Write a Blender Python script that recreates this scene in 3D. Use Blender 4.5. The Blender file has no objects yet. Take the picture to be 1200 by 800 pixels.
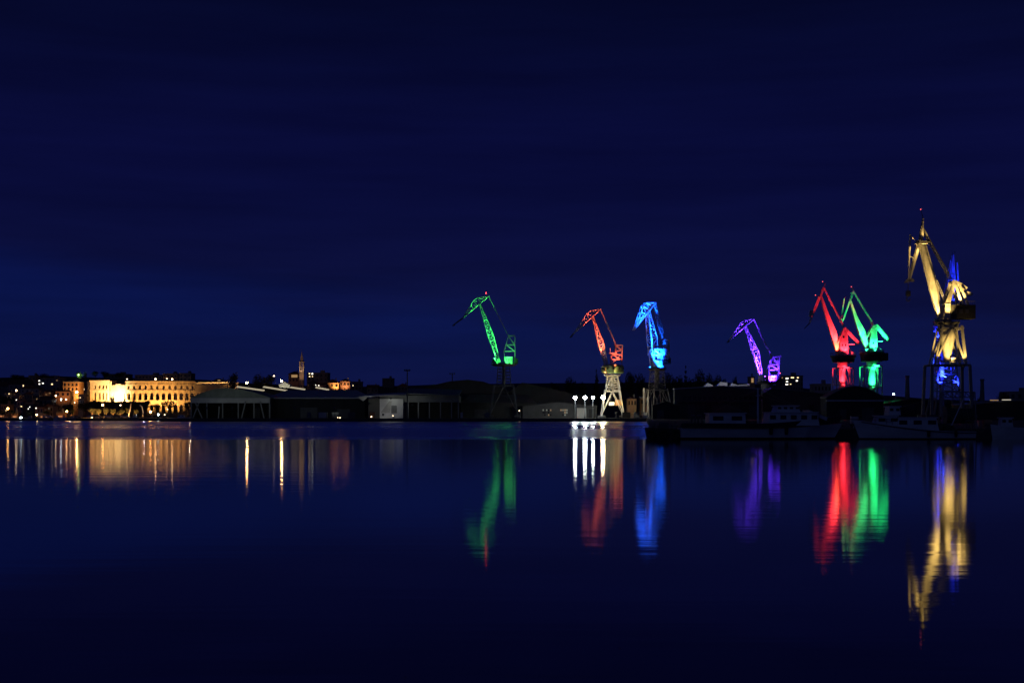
import bpy, math, random
from mathutils import Vector, Matrix
random.seed(7)
C = bpy.context.scene.collection
SC = bpy.context.scene
F = 50.0 / 36.0 * 1200.0      # focal length in photo pixels
HC = 2.5                      # camera height above the water
HY = 487.0                    # horizon row
V = Vector

def at(px, py, Y):
    return V(((px - 600) / F * Y, Y, HC + (HY - py) / F * Y))
def zat(py, Y): return HC + (HY - py) / F * Y
def xat(px, Y): return (px - 600) / F * Y

# ---------------------------------------------------------------- materials
def mat(name, col, rough=.6, var=.25, scale=.6, metal=0.0, spec=.5, stretch=(1, 1, 1), bump=0.0):
    m = bpy.data.materials.new(name); m.use_nodes = True
    nt = m.node_tree; b = nt.nodes['Principled BSDF']
    tc = nt.nodes.new('ShaderNodeTexCoord'); mp = nt.nodes.new('ShaderNodeMapping')
    mp.inputs['Scale'].default_value = stretch
    n = nt.nodes.new('ShaderNodeTexNoise'); n.inputs['Scale'].default_value = scale
    n.inputs['Detail'].default_value = 6; n.inputs['Roughness'].default_value = .65
    r = nt.nodes.new('ShaderNodeValToRGB')
    lo = [c * (1 - var) for c in col]; hi = [min(1, c * (1 + var)) for c in col]
    r.color_ramp.elements[0].position = .3; r.color_ramp.elements[1].position = .7
    r.color_ramp.elements[0].color = (*lo, 1); r.color_ramp.elements[1].color = (*hi, 1)
    L = nt.links.new
    L(tc.outputs['Object'], mp.inputs['Vector']); L(mp.outputs[0], n.inputs['Vector'])
    L(n.outputs['Fac'], r.inputs['Fac']); L(r.outputs[0], b.inputs['Base Color'])
    b.inputs['Roughness'].default_value = rough; b.inputs['Metallic'].default_value = metal
    b.inputs['Specular IOR Level'].default_value = spec
    if bump:
        bp = nt.nodes.new('ShaderNodeBump'); bp.inputs['Strength'].default_value = bump
        bp.inputs['Distance'].default_value = .1
        L(n.outputs['Fac'], bp.inputs['Height']); L(bp.outputs[0], b.inputs['Normal'])
    return m

def glow(name, col, strength):
    m = bpy.data.materials.new(name); m.use_nodes = True
    nt = m.node_tree; b = nt.nodes['Principled BSDF']
    b.inputs['Base Color'].default_value = (.1, .1, .1, 1)
    b.inputs['Emission Color'].default_value = (*col, 1)
    b.inputs['Emission Strength'].default_value = strength
    return m

M = {}
M['paint'] = mat('pale_steel_paint', (.46, .46, .44), .5, .42, .55, bump=.2, stretch=(1, 1, .35))
M['steel'] = mat('dark_steel_paint', (.07, .075, .08), .55, .3, .4)
M['grey'] = mat('grey_steel_paint', (.2, .21, .21), .55, .25, .4)
M['green_paint'] = mat('faded_green_paint', (.13, .22, .12), .55, .3, .5)
M['white'] = mat('white_paint', (.72, .73, .72), .45, .12, .5)
M['cream'] = mat('cream_render', (.45, .38, .28), .85, .2, .12)
M['ochre'] = mat('ochre_render', (.45, .26, .13), .85, .22, .12)
M['pink'] = mat('pinkish_render', (.36, .24, .19), .85, .22, .12)
M['dimwall'] = mat('weathered_grey_render', (.14, .13, .125), .9, .3, .12)
M['bluewall'] = mat('cool_grey_render', (.16, .17, .19), .9, .25, .12)
M['hallwall'] = mat('dull_hall_cladding', (.1, .1, .095), .85, .3, .15)
M['shedwall'] = mat('dark_grey_cladding', (.06, .062, .066), .8, .35, .15)
M['greenroof'] = mat('green_lit_roof_sheet', (.27, .3, .24), .7, .3, .2)  # green cast of the town light put into the roof colour
M['concrete'] = mat('stained_concrete', (.2, .195, .185), .85, .3, .15)
M['quaystone'] = mat('dark_quay_concrete', (.07, .07, .07), .9, .35, .15)
M['asphalt'] = mat('asphalt', (.05, .05, .05), .9, .3, .2)
M['earth'] = mat('scrub_hillside', (.028, .032, .02), .95, .5, .03)
M['tile'] = mat('clay_roof_tiles', (.16, .07, .045), .85, .35, .3)
M['sheet'] = mat('corrugated_sheet', (.17, .18, .175), .6, .25, .25, stretch=(1, 3, 1))
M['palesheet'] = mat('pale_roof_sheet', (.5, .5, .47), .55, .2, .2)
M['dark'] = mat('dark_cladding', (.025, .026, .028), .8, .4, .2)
M['stone'] = mat('limestone_blocks', (.46, .4, .3), .9, .3, .25, bump=.4)
M['brickstone'] = mat('rosy_limestone', (.34, .25, .2), .9, .25, .2, bump=.3)
M['leaf'] = mat('dark_foliage', (.04, .052, .022), .8, .5, .25)
M['palmleaf'] = mat('grey_green_foliage', (.07, .075, .035), .8, .5, .25)
M['bark'] = mat('bark', (.09, .065, .045), .9, .35, 1.5)
M['glass'] = mat('dark_window_glass', (.012, .014, .018), .12, .1, .5)
M['hullwhite'] = mat('weathered_white_hull', (.6, .62, .62), .4, .18, .35, stretch=(1, 1, 3))
M['hulldark'] = mat('dark_blue_hull_paint', (.02, .026, .04), .45, .3, .4)
M['anti'] = mat('dark_red_boot_topping', (.06, .018, .014), .7, .35, .6)
M['wood'] = mat('varnished_timber', (.16, .085, .04), .5, .35, 1.2, stretch=(1, 6, 6))
M['rubber'] = mat('black_rubber', (.015, .015, .015), .8, .3, 1)
M['rope'] = mat('rope', (.25, .21, .15), .9, .3, 3)
M['net'] = mat('piled_fishing_net', (.03, .06, .05), .95, .5, 2, bump=.6)
M['warmwin'] = glow('lit_window_warm', (1, .72, .38), 2.2)
M['coolwin'] = glow('lit_window_white', (1, .95, .8), 2.5)
M['dimwin'] = glow('lit_window_dim', (1, .6, .25), .35)
M['dimwin2'] = glow('lit_window_cool_dim', (.9, 1, .8), .22)
M['kioskwin'] = glow('lit_counter', (1, .38, .14), .5)
M['stripwin'] = glow('lit_window_strip', (1, .9, .7), .6)
M['edgeglow'] = glow('roof_edge_glow', (1, .86, .58), .55)  # glow given to pale roof edges in place of floodlight
M['sodium'] = glow('sodium_lamp', (1, .44, .12), 60)
M['sodiumhi'] = glow('strong_sodium_lamp', (1, .5, .17), 260)
M['warmlamp'] = glow('warm_lamp', (1, .66, .34), 26)
M['softlamp'] = glow('soft_warm_lamp', (1, .72, .45), 6)
M['whitelamp'] = glow('white_lamp', (.8, .95, 1), 40)
M['floodwhite'] = glow('flood_lamp_white', (.86, .97, 1), 170)
M['floodwarm'] = glow('flood_lamp_warm', (1, .82, .48), 180)
M['beacon'] = glow('red_obstruction_lamp', (1, .02, .025), 15)
M['beacondim'] = glow('dim_obstruction_lamp', (1, .1, .11), 2.4)
M['greenlamp'] = glow('greenish_garden_lamp', (.55, 1, .25), 14)

# ---------------------------------------------------------------- mesh builder
class MB:
    def __init__(s): s.v = []; s.f = []
    def add(s, vs, fs):
        o = len(s.v); s.v += [tuple(v) for v in vs]; s.f += [tuple(i + o for i in f) for f in fs]; return s
    def hexa(s, a, b):        # two quads (4 points each), joined
        return s.add(list(a) + list(b), [(3, 2, 1, 0), (4, 5, 6, 7), (0, 1, 5, 4), (1, 2, 6, 5), (2, 3, 7, 6), (3, 0, 4, 7)])
    def box(s, x0, x1, y0, y1, z0, z1):
        return s.hexa([(x0, y0, z0), (x1, y0, z0), (x1, y1, z0), (x0, y1, z0)], [(x0, y0, z1), (x1, y0, z1), (x1, y1, z1), (x0, y1, z1)])
    def bar(s, p, q, w, d=None, w2=None, d2=None, side=None):
        p = V(p); q = V(q); d = w if d is None else d; w2 = w if w2 is None else w2; d2 = d if d2 is None else d2
        ax = (q - p)
        if ax.length < 1e-6: return s
        ax.normalize()
        sd = V(side) if side is not None else V((0, 1, 0))
        if abs(ax.dot(sd)) > .97: sd = V((1, 0, 0))
        sd = (sd - ax * ax.dot(sd)).normalized(); up = ax.cross(sd)
        def ring(c, w, d): return [c + up * (a * w / 2) + sd * (b * d / 2) for a, b in ((-1, -1), (1, -1), (1, 1), (-1, 1))]
        return s.hexa(ring(p, w, d), ring(q, w2, d2))
    def tube(s, p, q, r, r2=None, n=6):
        p = V(p); q = V(q); r2 = r if r2 is None else r2
        ax = q - p
        if ax.length < 1e-6: return s
        ax.normalize(); sd = V((0, 0, 1)) if abs(ax.z) < .9 else V((1, 0, 0))
        a = ax.cross(sd).normalized(); b = ax.cross(a)
        vs = []
        for c, rr in ((p, r), (q, r2)):
            for k in range(n):
                t = 2 * math.pi * k / n; vs.append(c + a * (math.cos(t) * rr) + b * (math.sin(t) * rr))
        fs = [(k, (k + 1) % n, n + (k + 1) % n, n + k) for k in range(n)] + [tuple(range(n - 1, -1, -1)), tuple(range(n, 2 * n))]
        return s.add(vs, fs)
    def lathe(s, c, prof, n=20, a0=0.0):    # prof: (r, z) upward
        c = V(c); vs = []
        for r, z in prof:
            for k in range(n):
                t = a0 + 2 * math.pi * k / n; vs.append(c + V((math.cos(t) * r, math.sin(t) * r, z)))
        m = len(prof); fs = []
        for i in range(m - 1):
            for k in range(n): fs.append((i * n + k, i * n + (k + 1) % n, (i + 1) * n + (k + 1) % n, (i + 1) * n + k))
        fs += [tuple(range(n - 1, -1, -1)), tuple((m - 1) * n + k for k in range(n))]
        return s.add(vs, fs)
    def ball(s, c, r, n=8, m=6):
        return s.lathe(c, [(max(1e-3, r * math.sin(math.pi * i / m)), -r * math.cos(math.pi * i / m)) for i in range(m + 1)], n)
    def prism(s, poly, off):      # polygon (list of points) extruded by off
        off = V(off); n = len(poly); vs = [V(p) for p in poly] + [V(p) + off for p in poly]
        return s.add(vs, [tuple(range(n - 1, -1, -1)), tuple(range(n, 2 * n))] + [(k, (k + 1) % n, n + (k + 1) % n, n + k) for k in range(n)])
    def build(s, name, m, parent=None, label=None, smooth=False):
        o0 = V((0, 0, 0))
        p = parent
        while p is not None: o0 = o0 + p.location; p = p.parent
        me = bpy.data.meshes.new(name)
        me.from_pydata([tuple(V(v) - o0) for v in s.v], [], s.f)
        me.materials.append(M[m] if isinstance(m, str) else m)
        if smooth:
            for f in me.polygons: f.use_smooth = True
        me.update()
        ob = bpy.data.objects.new(name, me); C.objects.link(ob)
        if parent is not None: ob.parent = parent
        if label: ob['label'] = label
        return ob

def tag(o, label, cat, group=None):
    o['label'] = label; o['category'] = cat; o['kind'] = 'thing'
    if group: o['group'] = group
    return o
def thing(name, loc, label, cat, group=None):
    o = bpy.data.objects.new(name, None); C.objects.link(o); o.location = loc
    o.empty_display_size = .5
    return tag(o, label, cat, group)
def struct(name, mb, m, smooth=False):
    o = mb.build(name, m, smooth=smooth); o['kind'] = 'structure'; return o
def dup(root, loc, label, group=None, rz=0, sc=1.0):
    r = root.copy(); C.objects.link(r); r.location = loc; r.rotation_euler = (0, 0, rz)
    r.scale = (sc, sc, sc) if not isinstance(sc, tuple) else sc
    r['label'] = label
    if group: r['group'] = group
    for ch in root.children:
        c = ch.copy(); C.objects.link(c); c.parent = r
        for g in ch.children:
            d = g.copy(); C.objects.link(d); d.parent = c
    return r

def spot(p, target, power, col, angle, parent, blend=.6, size=.25):
    l = bpy.data.lights.new('flood_beam', 'SPOT'); l.energy = power; l.color = col
    l.spot_size = math.radians(angle); l.spot_blend = blend; l.shadow_soft_size = size
    o = bpy.data.objects.new('flood_beam', l); C.objects.link(o)
    p = V(p); d = V(target) - p
    o0 = V((0, 0, 0)); q = parent
    while q is not None: o0 = o0 + q.location; q = q.parent
    o.location = p - o0; o.rotation_euler = d.to_track_quat('-Z', 'Y').to_euler()
    if parent is not None: o.parent = parent
    return o
def flood_fixture(parent, p, target, power, col, angle, size=.45, blend=.6):
    """a floodlight housing with its bracket, and the beam that leaves its face"""
    p = V(p); d = (V(target) - p).normalized()
    mb = MB(); mb.bar(p - d * .7, p - d * .05, size * 1.3, size * 1.3, size * 1.9, size * 1.6)
    mb.bar(p - d * .4, p - d * .4 - V((0, 0, .9)), .12)
    h = mb.build('floodlight', 'steel', parent)
    spot(p + d * .1, target, power, col, angle, parent, blend)
    return h
SUN_EL, SUN_ROT = -2.5, math.pi
SKY_TINT = (.19, .21, .45)
SKY_STRENGTH = .1
DUSK = .045
SKY_GLOW = [(0, (.0031, .0045, .036)), (.07, (.0029, .0041, .036)), (.17, (.0021, .0027, .028)), (.29, (.0011, .0020, .013)), (1, (.0008, .0014, .006))]
CLEAR_COL, CLOUD_COL = (.8, 1.2, 1.36), (1, .9, .9)
CLOUD_SLOPE, CLOUD_LO, CLOUD_HI = .08, .105, .138
WATER_WOBBLE = 20.0
WATER_ROUGH = [(0, .025), (24, .04), (40, .07), (110, .1), (155, .11), (185, .3), (260, .3), (330, .2), (420, .3), (620, .3)]
WATER_RIPPLE = (.12, .9, 1)
WATER_BUMP = .0046
ARENA_W = 20000
SHED_FILL_W = 330
# ---------------------------------------------------------------- terrain, water, sky
RIDGE = [(-900, 446), (-400, 443), (0, 440), (30, 439), (60, 438), (110, 441), (170, 442), (230, 445), (300, 448), (400, 451), (480, 450), (600, 450),
         (680, 448), (760, 446), (830, 445), (880, 449), (950, 457), (1040, 466), (1200, 467), (2200, 462)]
def ridge_z(px):
    for (a, ya), (b, yb) in zip(RIDGE, RIDGE[1:]):
        if a <= px <= b: return zat(ya + (yb - ya) * (px - a) / (b - a), 1350)
    return zat(452, 1350)
def sstep(a, b, x):
    t = max(0, min(1, (x - a) / (b - a))); return t * t * (3 - 2 * t)
def ground_z(X, Y):
    px = 600 + X / 1350 * F
    r = ridge_z(max(-890, min(2190, px))) - 2
    k = sstep(1000 if px < 330 else 840, 1350, Y)
    n = 1.2 * math.sin(X * .021 + Y * .006) + .8 * math.sin(X * .053 + 1.7) * math.sin(Y * .031)
    return 1.35 + (r - 1.35) * k + n * k + .8 * sstep(760, 1000, Y) - max(0, (Y - 1700)) * .02

g = MB()
xs = [-1800 + 24 * i for i in range(151)]
ys = [712 + 22 * j for j in range(60)]
for Y in ys:
    for X in xs: g.v.append((X, Y, ground_z(X, Y)))
n = len(xs)
for j in range(len(ys) - 1):
    for i in range(n - 1): g.f.append((j * n + i, j * n + i + 1, (j + 1) * n + i + 1, (j + 1) * n + i))
struct('hills', g, 'earth', smooth=True)

def slab(poly, z0, z1):
    mb = MB(); mb.prism([V((x, y, z0)) for x, y in poly], (0, 0, z1 - z0)); return mb
XS = xat(230, 690)
struct('promenade', slab([(-1800, 694), (XS, 694), (XS, 740), (-1800, 740)], -3, 1.34), 'quaystone')
struct('shipyard_quay', slab([(XS, 620), (xat(757, 620), 620), (xat(757, 740), 740), (XS, 740)], -3, 1.39), 'quaystone')
struct('island_quay', slab([(xat(764, 157), 157), (1800, 157), (1800, 740), (xat(757, 740) + .3, 740), (xat(757, 620) + .3, 619)], -3, 1.05), 'quaystone')
# kerb line and roadway on the promenade
struct('road', slab([(-1800, 712), (XS - 6, 712), (XS - 6, 722), (-1800, 722)], 1.30, 1.392), 'asphalt')
struct('kerb', slab([(-1800, 711.6), (XS - 6, 711.6), (XS - 6, 711.98), (-1800, 711.98)], 1.3, 1.48), 'concrete')

# water: fine capillary roughness that grows with distance from the sheltered near shore, and wind-ruffled streaks further out
w = MB()
w.add([(-4000, -1500, 0), (4000, -1500, 0), (4000, 4500, 0), (-4000, 4500, 0)], [(0, 1, 2, 3)])
wm = bpy.data.materials.new('harbour_water'); wm.use_nodes = True
nt = wm.node_tree; b = nt.nodes['Principled BSDF']; L = nt.links.new
nt.nodes.remove(b)
b = nt.nodes.new('ShaderNodeBsdfGlossy'); b.distribution = 'BECKMANN'; b.inputs['Color'].default_value = (1, 1, 1, 1)
fr = nt.nodes.new('ShaderNodeFresnel'); fr.inputs['IOR'].default_value = 1.333
df = nt.nodes.new('ShaderNodeBsdfDiffuse'); df.inputs['Color'].default_value = (.006, .014, .022, 1)
mxs = nt.nodes.new('ShaderNodeMixShader')
L(fr.outputs[0], mxs.inputs['Fac']); L(df.outputs[0], mxs.inputs[1]); L(b.outputs[0], mxs.inputs[2])
L(mxs.outputs[0], nt.nodes['Material Output'].inputs['Surface'])
tc = nt.nodes.new('ShaderNodeTexCoord'); sx = nt.nodes.new('ShaderNodeSeparateXYZ'); L(tc.outputs['Object'], sx.inputs[0])
def curve_of_y(pts, lo, hi):
    mr = nt.nodes.new('ShaderNodeMapRange'); mr.inputs['From Min'].default_value = lo; mr.inputs['From Max'].default_value = hi
    rp = nt.nodes.new('ShaderNodeValToRGB'); rp.color_ramp.interpolation = 'LINEAR'
    el = rp.color_ramp.elements
    for k, (y, val) in enumerate(pts):
        p = (y - lo) / (hi - lo)
        e = el[k] if k < 2 else el.new(p)
        e.position = p; e.color = (val, val, val, 1)
    return mr, rp
# wavy edges of the ruffled streaks
mpn = nt.nodes.new('ShaderNodeMapping'); mpn.inputs['Scale'].default_value = (.008, .03, 1)
nz = nt.nodes.new('ShaderNodeTexNoise'); nz.inputs['Scale'].default_value = 1; nz.inputs['Detail'].default_value = 3
L(tc.outputs['Object'], mpn.inputs[0]); L(mpn.outputs[0], nz.inputs['Vector'])
off = nt.nodes.new('ShaderNodeMath'); off.operation = 'MULTIPLY_ADD'; off.inputs[1].default_value = WATER_WOBBLE; 
L(nz.outputs['Fac'], off.inputs[0]); L(sx.outputs['Y'], off.inputs[2])
mr, rp = curve_of_y(WATER_ROUGH, 0, 760)
L(off.outputs[0], mr.inputs['Value']); L(mr.outputs[0], rp.inputs['Fac'])
L(rp.outputs[0], b.inputs['Roughness'])
# long low ripples
mp2 = nt.nodes.new('ShaderNodeMapping'); mp2.inputs['Scale'].default_value = WATER_RIPPLE
n2 = nt.nodes.new('ShaderNodeTexNoise'); n2.inputs['Scale'].default_value = 1; n2.inputs['Detail'].default_value = 2.5; n2.inputs['Roughness'].default_value = .5
L(tc.outputs['Object'], mp2.inputs[0]); L(mp2.outputs[0], n2.inputs['Vector'])
bp = nt.nodes.new('ShaderNodeBump'); bp.inputs['Strength'].default_value = 1; bp.inputs['Distance'].default_value = WATER_BUMP
L(n2.outputs['Fac'], bp.inputs['Height']); L(bp.outputs[0], b.inputs['Normal'])
struct('water', w, wm)

# sky: last blue of dusk, with a bank of cloud above a clearer strip
W = bpy.data.worlds.new('World'); SC.world = W; W.use_nodes = True
nt = W.node_tree; L = nt.links.new; bg = nt.nodes['Background']
sky = nt.nodes.new('ShaderNodeTexSky'); sky.sky_type = 'NISHITA'; sky.sun_disc = False
sky.sun_elevation = math.radians(SUN_EL); sky.sun_rotation = math.radians(SUN_ROT); sky.air_density = 1.0; sky.dust_density = .3; sky.ozone_density = 6
tint = nt.nodes.new('ShaderNodeMix'); tint.data_type = 'RGBA'; tint.blend_type = 'MULTIPLY'; tint.inputs['Factor'].default_value = 1
L(sky.outputs[0], tint.inputs['A']); tint.inputs['B'].default_value = (*SKY_TINT, 1)
tc = nt.nodes.new('ShaderNodeTexCoord'); sx = nt.nodes.new('ShaderNodeSeparateXYZ'); L(tc.outputs['Generated'], sx.inputs[0])
mp = nt.nodes.new('ShaderNodeMapping'); mp.inputs['Scale'].default_value = (2.2, 2.2, 16); L(tc.outputs['Generated'], mp.inputs[0])
n1 = nt.nodes.new('ShaderNodeTexNoise'); n1.inputs['Scale'].default_value = 1.3; n1.inputs['Detail'].default_value = 5; n1.inputs['Roughness'].default_value = .5
L(mp.outputs[0], n1.inputs['Vector'])
# cloud bank height: z + slope*x + noise
ma = nt.nodes.new('ShaderNodeMath'); ma.operation = 'MULTIPLY_ADD'; ma.inputs[1].default_value = CLOUD_SLOPE
L(sx.outputs['X'], ma.inputs[0]); L(sx.outputs['Z'], ma.inputs[2])
mb_ = nt.nodes.new('ShaderNodeMath'); mb_.operation = 'MULTIPLY_ADD'; mb_.inputs[1].default_value = .09
L(n1.outputs['Fac'], mb_.inputs[0]); L(ma.outputs[0], mb_.inputs[2])
cr = nt.nodes.new('ShaderNodeValToRGB'); cr.color_ramp.interpolation = 'EASE'
cr.color_ramp.elements[0].position = CLOUD_LO; cr.color_ramp.elements[0].color = (*CLEAR_COL, 1)
cr.color_ramp.elements[1].position = CLOUD_HI; cr.color_ramp.elements[1].color = (*CLOUD_COL, 1)
L(mb_.outputs[0], cr.inputs['Fac'])
mx = nt.nodes.new('ShaderNodeMix'); mx.data_type = 'RGBA'; mx.blend_type = 'MULTIPLY'; mx.inputs['Factor'].default_value = 1
# town glow and airglow under the twilight
gr = nt.nodes.new('ShaderNodeValToRGB'); el = gr.color_ramp.elements; gr.color_ramp.interpolation = 'EASE'
for k, (z, col) in enumerate(SKY_GLOW):
    e = el[k] if k < 2 else el.new(z)
    e.position = z; e.color = (*[c / SKY_STRENGTH for c in col], 1)
L(sx.outputs['Z'], gr.inputs['Fac'])
ad = nt.nodes.new('ShaderNodeMix'); ad.data_type = 'RGBA'; ad.blend_type = 'ADD'; ad.inputs['Factor'].default_value = 1
L(tint.outputs['Result'], ad.inputs['A']); L(gr.outputs[0], ad.inputs['B'])
L(ad.outputs['Result'], mx.inputs['A']); L(cr.outputs[0], mx.inputs['B'])
# fine streaks in the cloud
mp3 = nt.nodes.new('ShaderNodeMapping'); mp3.inputs['Scale'].default_value = (3, 3, 34); L(tc.outputs['Generated'], mp3.inputs[0])
n3 = nt.nodes.new('ShaderNodeTexNoise'); n3.inputs['Scale'].default_value = 1.6; n3.inputs['Detail'].default_value = 6
L(mp3.outputs[0], n3.inputs['Vector'])
r3 = nt.nodes.new('ShaderNodeMapRange'); r3.inputs['From Min'].default_value = .3; r3.inputs['From Max'].default_value = .7; r3.inputs['To Min'].default_value = .84; r3.inputs['To Max'].default_value = 1.15
L(n3.outputs['Fac'], r3.inputs['Value'])
m4 = nt.nodes.new('ShaderNodeMix'); m4.data_type = 'RGBA'; m4.blend_type = 'MULTIPLY'; m4.inputs['Factor'].default_value = 1
L(mx.outputs['Result'], m4.inputs['A']); L(r3.outputs[0], m4.inputs['B'])
L(m4.outputs['Result'], bg.inputs['Color']); bg.inputs['Strength'].default_value = SKY_STRENGTH

# ---------------------------------------------------------------- camera and colour management
cam = bpy.data.cameras.new('camera'); co = bpy.data.objects.new('camera', cam); C.objects.link(co)
cam.lens = 50; cam.sensor_width = 36; cam.clip_end = 12000; cam.clip_start = .2
cam.shift_y = (HY - 400) / 1200
co.location = (0, 0, HC); co.rotation_euler = (math.radians(90), 0, 0); SC.camera = co
SC.view_settings.view_transform = 'Standard'; SC.view_settings.look = 'None'; SC.view_settings.gamma = 1; SC.view_settings.exposure = 0
SC.view_settings.use_curve_mapping = False
SC.render.engine = 'CYCLES'
SC.cycles.use_denoising = True
try: SC.cycles.denoiser = 'OPENIMAGEDENOISE'
except Exception: pass
SC.cycles.use_adaptive_sampling = False
SC.cycles.max_bounces = 5; SC.cycles.diffuse_bounces = 2; SC.cycles.glossy_bounces = 3
SC.cycles.sample_clamp_indirect = 6; SC.cycles.sample_clamp_direct = 0
SC.cycles.caustics_reflective = True
SC.cycles.use_light_tree = True

# afterglow of the western sky behind the camera: one wide, weak sun lamp
sl = bpy.data.lights.new('afterglow', 'SUN'); sl.energy = DUSK; sl.angle = math.radians(50); sl.color = (.24, .36, 1)
so = bpy.data.objects.new('afterglow', sl); C.objects.link(so); so.rotation_euler = (math.radians(68), 0, math.radians(-25)); so.location = (0, -50, 80)
# ---------------------------------------------------------------- cranes
GROUP_CRANES = 'harbour cranes lit in colours'
class Crane:
    def __init__(s, name, px0, pyb, Y, yaw, label, zb=None):
        s.px0, s.Y, s.yaw = px0, Y, math.radians(yaw)
        s.cy, s.sy = math.cos(s.yaw), math.sin(s.yaw)
        s.zb = zat(pyb, Y) if zb is None else zb
        s.root = thing(name, (xat(px0, Y), Y, s.zb), label, 'crane', GROUP_CRANES)
        s.m = Y / F                     # metres per photo pixel
        s.side = V((-s.sy, s.cy, 0))    # the crane's own sideways direction
    def p(s, px, py, v=0.0):
        xi = (px - s.px0) * s.m; u = xi / s.cy
        return V((xat(s.px0, s.Y) + xi - v * s.sy, s.Y + u * s.sy + v * s.cy, zat(py, s.Y)))
    def ax(s, v=0.0): return s.p(s.px0, HY, v)
    # open lattice of four chords between two ends; stations = (px_left, py_left, px_right, py_right, half depth)
    def lattice(s, mb, st, chord=.3, brace=.17, n=5):
        rings = [[s.p(a, b, -h), s.p(c, d, -h), s.p(c, d, h), s.p(a, b, h)] for a, b, c, d, h in st]
        for r0, r1 in zip(rings, rings[1:]):
            for k in range(4): mb.tube(r0[k], r1[k], chord / 2, n=n)
        for i, r in enumerate(rings):
            for k in range(4):
                if (r[k] - r[(k + 1) % 4]).length > .25: mb.tube(r[k], r[(k + 1) % 4], brace / 2, n=4)
        for i, (r0, r1) in enumerate(zip(rings, rings[1:])):
            for k in range(4):
                k2 = (k + 1) % 4
                a, b = (r0[k], r1[k2]) if (i + k) % 2 else (r0[k2], r1[k])
                mb.tube(a, b, brace / 2, n=4)
        return mb
    def lin(s, top, mid, bot, n):
        """stations from top via mid to bot (each (pxl, pyl, pxr, pyr, half depth)), n panels"""
        out = []
        for i in range(n + 1):
            t = i / n
            if t < .6: a, b, k = top, mid, t / .6
            else: a, b, k = mid, bot, (t - .6) / .4
            out.append(tuple(x + (y - x) * k for x, y in zip(a, b)))
        return out
    def beam(s, mb, a, b, w, d, w2=None, d2=None, va=0, vb=None):
        vb = va if vb is None else vb
        mb.bar(s.p(*a, va), s.p(*b, vb), w, d, w2, d2, side=s.side); return mb
    def poly(s, mb, pts, v0, v1):
        mb.prism([s.p(a, b, v0) for a, b in pts], s.side * (v1 - v0)); return mb
    def flood(s, a, va, b, vb, power, col, ang, size=.4, blend=.6):
        return flood_fixture(s.root, s.p(*a, va), s.p(*b, vb), power * s.gain, col, ang, size, blend)
    gain = 1.0
    def light_at(s, a, v, r, m, label=None):
        return MB().ball(s.p(*a, v), r).build('warning_light', m, s.root, label)

def rail(mb, c, r, z, n=16, h=1.1):
    """guard rail round a circular platform"""
    for k in range(n):
        a0 = 2 * math.pi * k / n; a1 = 2 * math.pi * (k + 1) / n
        p0 = c + V((math.cos(a0) * r, math.sin(a0) * r, z)); p1 = c + V((math.cos(a1) * r, math.sin(a1) * r, z))
        mb.tube(p0, p0 + V((0, 0, h)), .05, n=4)
        for f in (.55, 1): mb.tube(p0 + V((0, 0, h * f)), p1 + V((0, 0, h * f)), .045, n=4)

def portal(c, top_y, top_hw, foot_y, foot_hw, beam_y, tw, m, leg_w=.7, leg_label=None, x0=None):
    """four splayed legs with knee braces under a portal beam ring, in photo rows / half widths in metres"""
    x0 = x0 if x0 is not None else c.px0
    a = c.p(x0, HY); cx = a.x; cyy = a.y
    zt, zf, zb = zat(top_y, c.Y), c.zb, zat(beam_y, c.Y)
    for sxn in (-1, 1):
        for syn in (-1, 1):
            mb = MB()
            T = V((cx, cyy, zt)) + V((c.cy * sxn, c.sy * sxn, 0)) * top_hw + c.side * (syn * top_hw)
            Ft = V((cx, cyy, zf + .9)) + V((c.cy * sxn, c.sy * sxn, 0)) * foot_hw + c.side * (syn * foot_hw)
            mb.bar(T, Ft, leg_w, leg_w, leg_w * .8, leg_w * .8)
            lg = mb.build('leg', m, c.root)
            bg_ = MB(); bg_.box(Ft.x - 1.6, Ft.x + 1.6, Ft.y - .5, Ft.y + .5, zf + .35, zf + 1.1)
            for dx in (-1.0, 0, 1.0): bg_.tube((Ft.x + dx, Ft.y - .3, zf + .4), (Ft.x + dx, Ft.y + .3, zf + .4), .4, n=10)
            bg_.build('wheel_bogie', 'steel', lg)
    mb = MB()
    k = (zt - zb) / (zt - zf); hw = top_hw + (foot_hw - top_hw) * k
    cs = [V((cx, cyy, zb)) + V((c.cy * i, c.sy * i, 0)) * hw + c.side * (j * hw) for i, j in ((-1, -1), (1, -1), (1, 1), (-1, 1))]
    ft = [V((cx, cyy, zf + 1.0)) + V((c.cy * i, c.sy * i, 0)) * foot_hw + c.side * (j * foot_hw) for i, j in ((-1, -1), (1, -1), (1, 1), (-1, 1))]
    for i in range(4):
        q = cs[(i + 1) % 4]; mb.bar(cs[i], q, .6, .5, side=(0, 0, 1))
        mid = (cs[i] + q) / 2
        mb.tube(mid, ft[i] + (cs[i] - ft[i]) * .06, .2, n=5); mb.tube(mid, ft[(i + 1) % 4] + (q - ft[(i + 1) % 4]) * .06, .2, n=5)
    mb.build('portal_beam', m, c.root)

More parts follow.
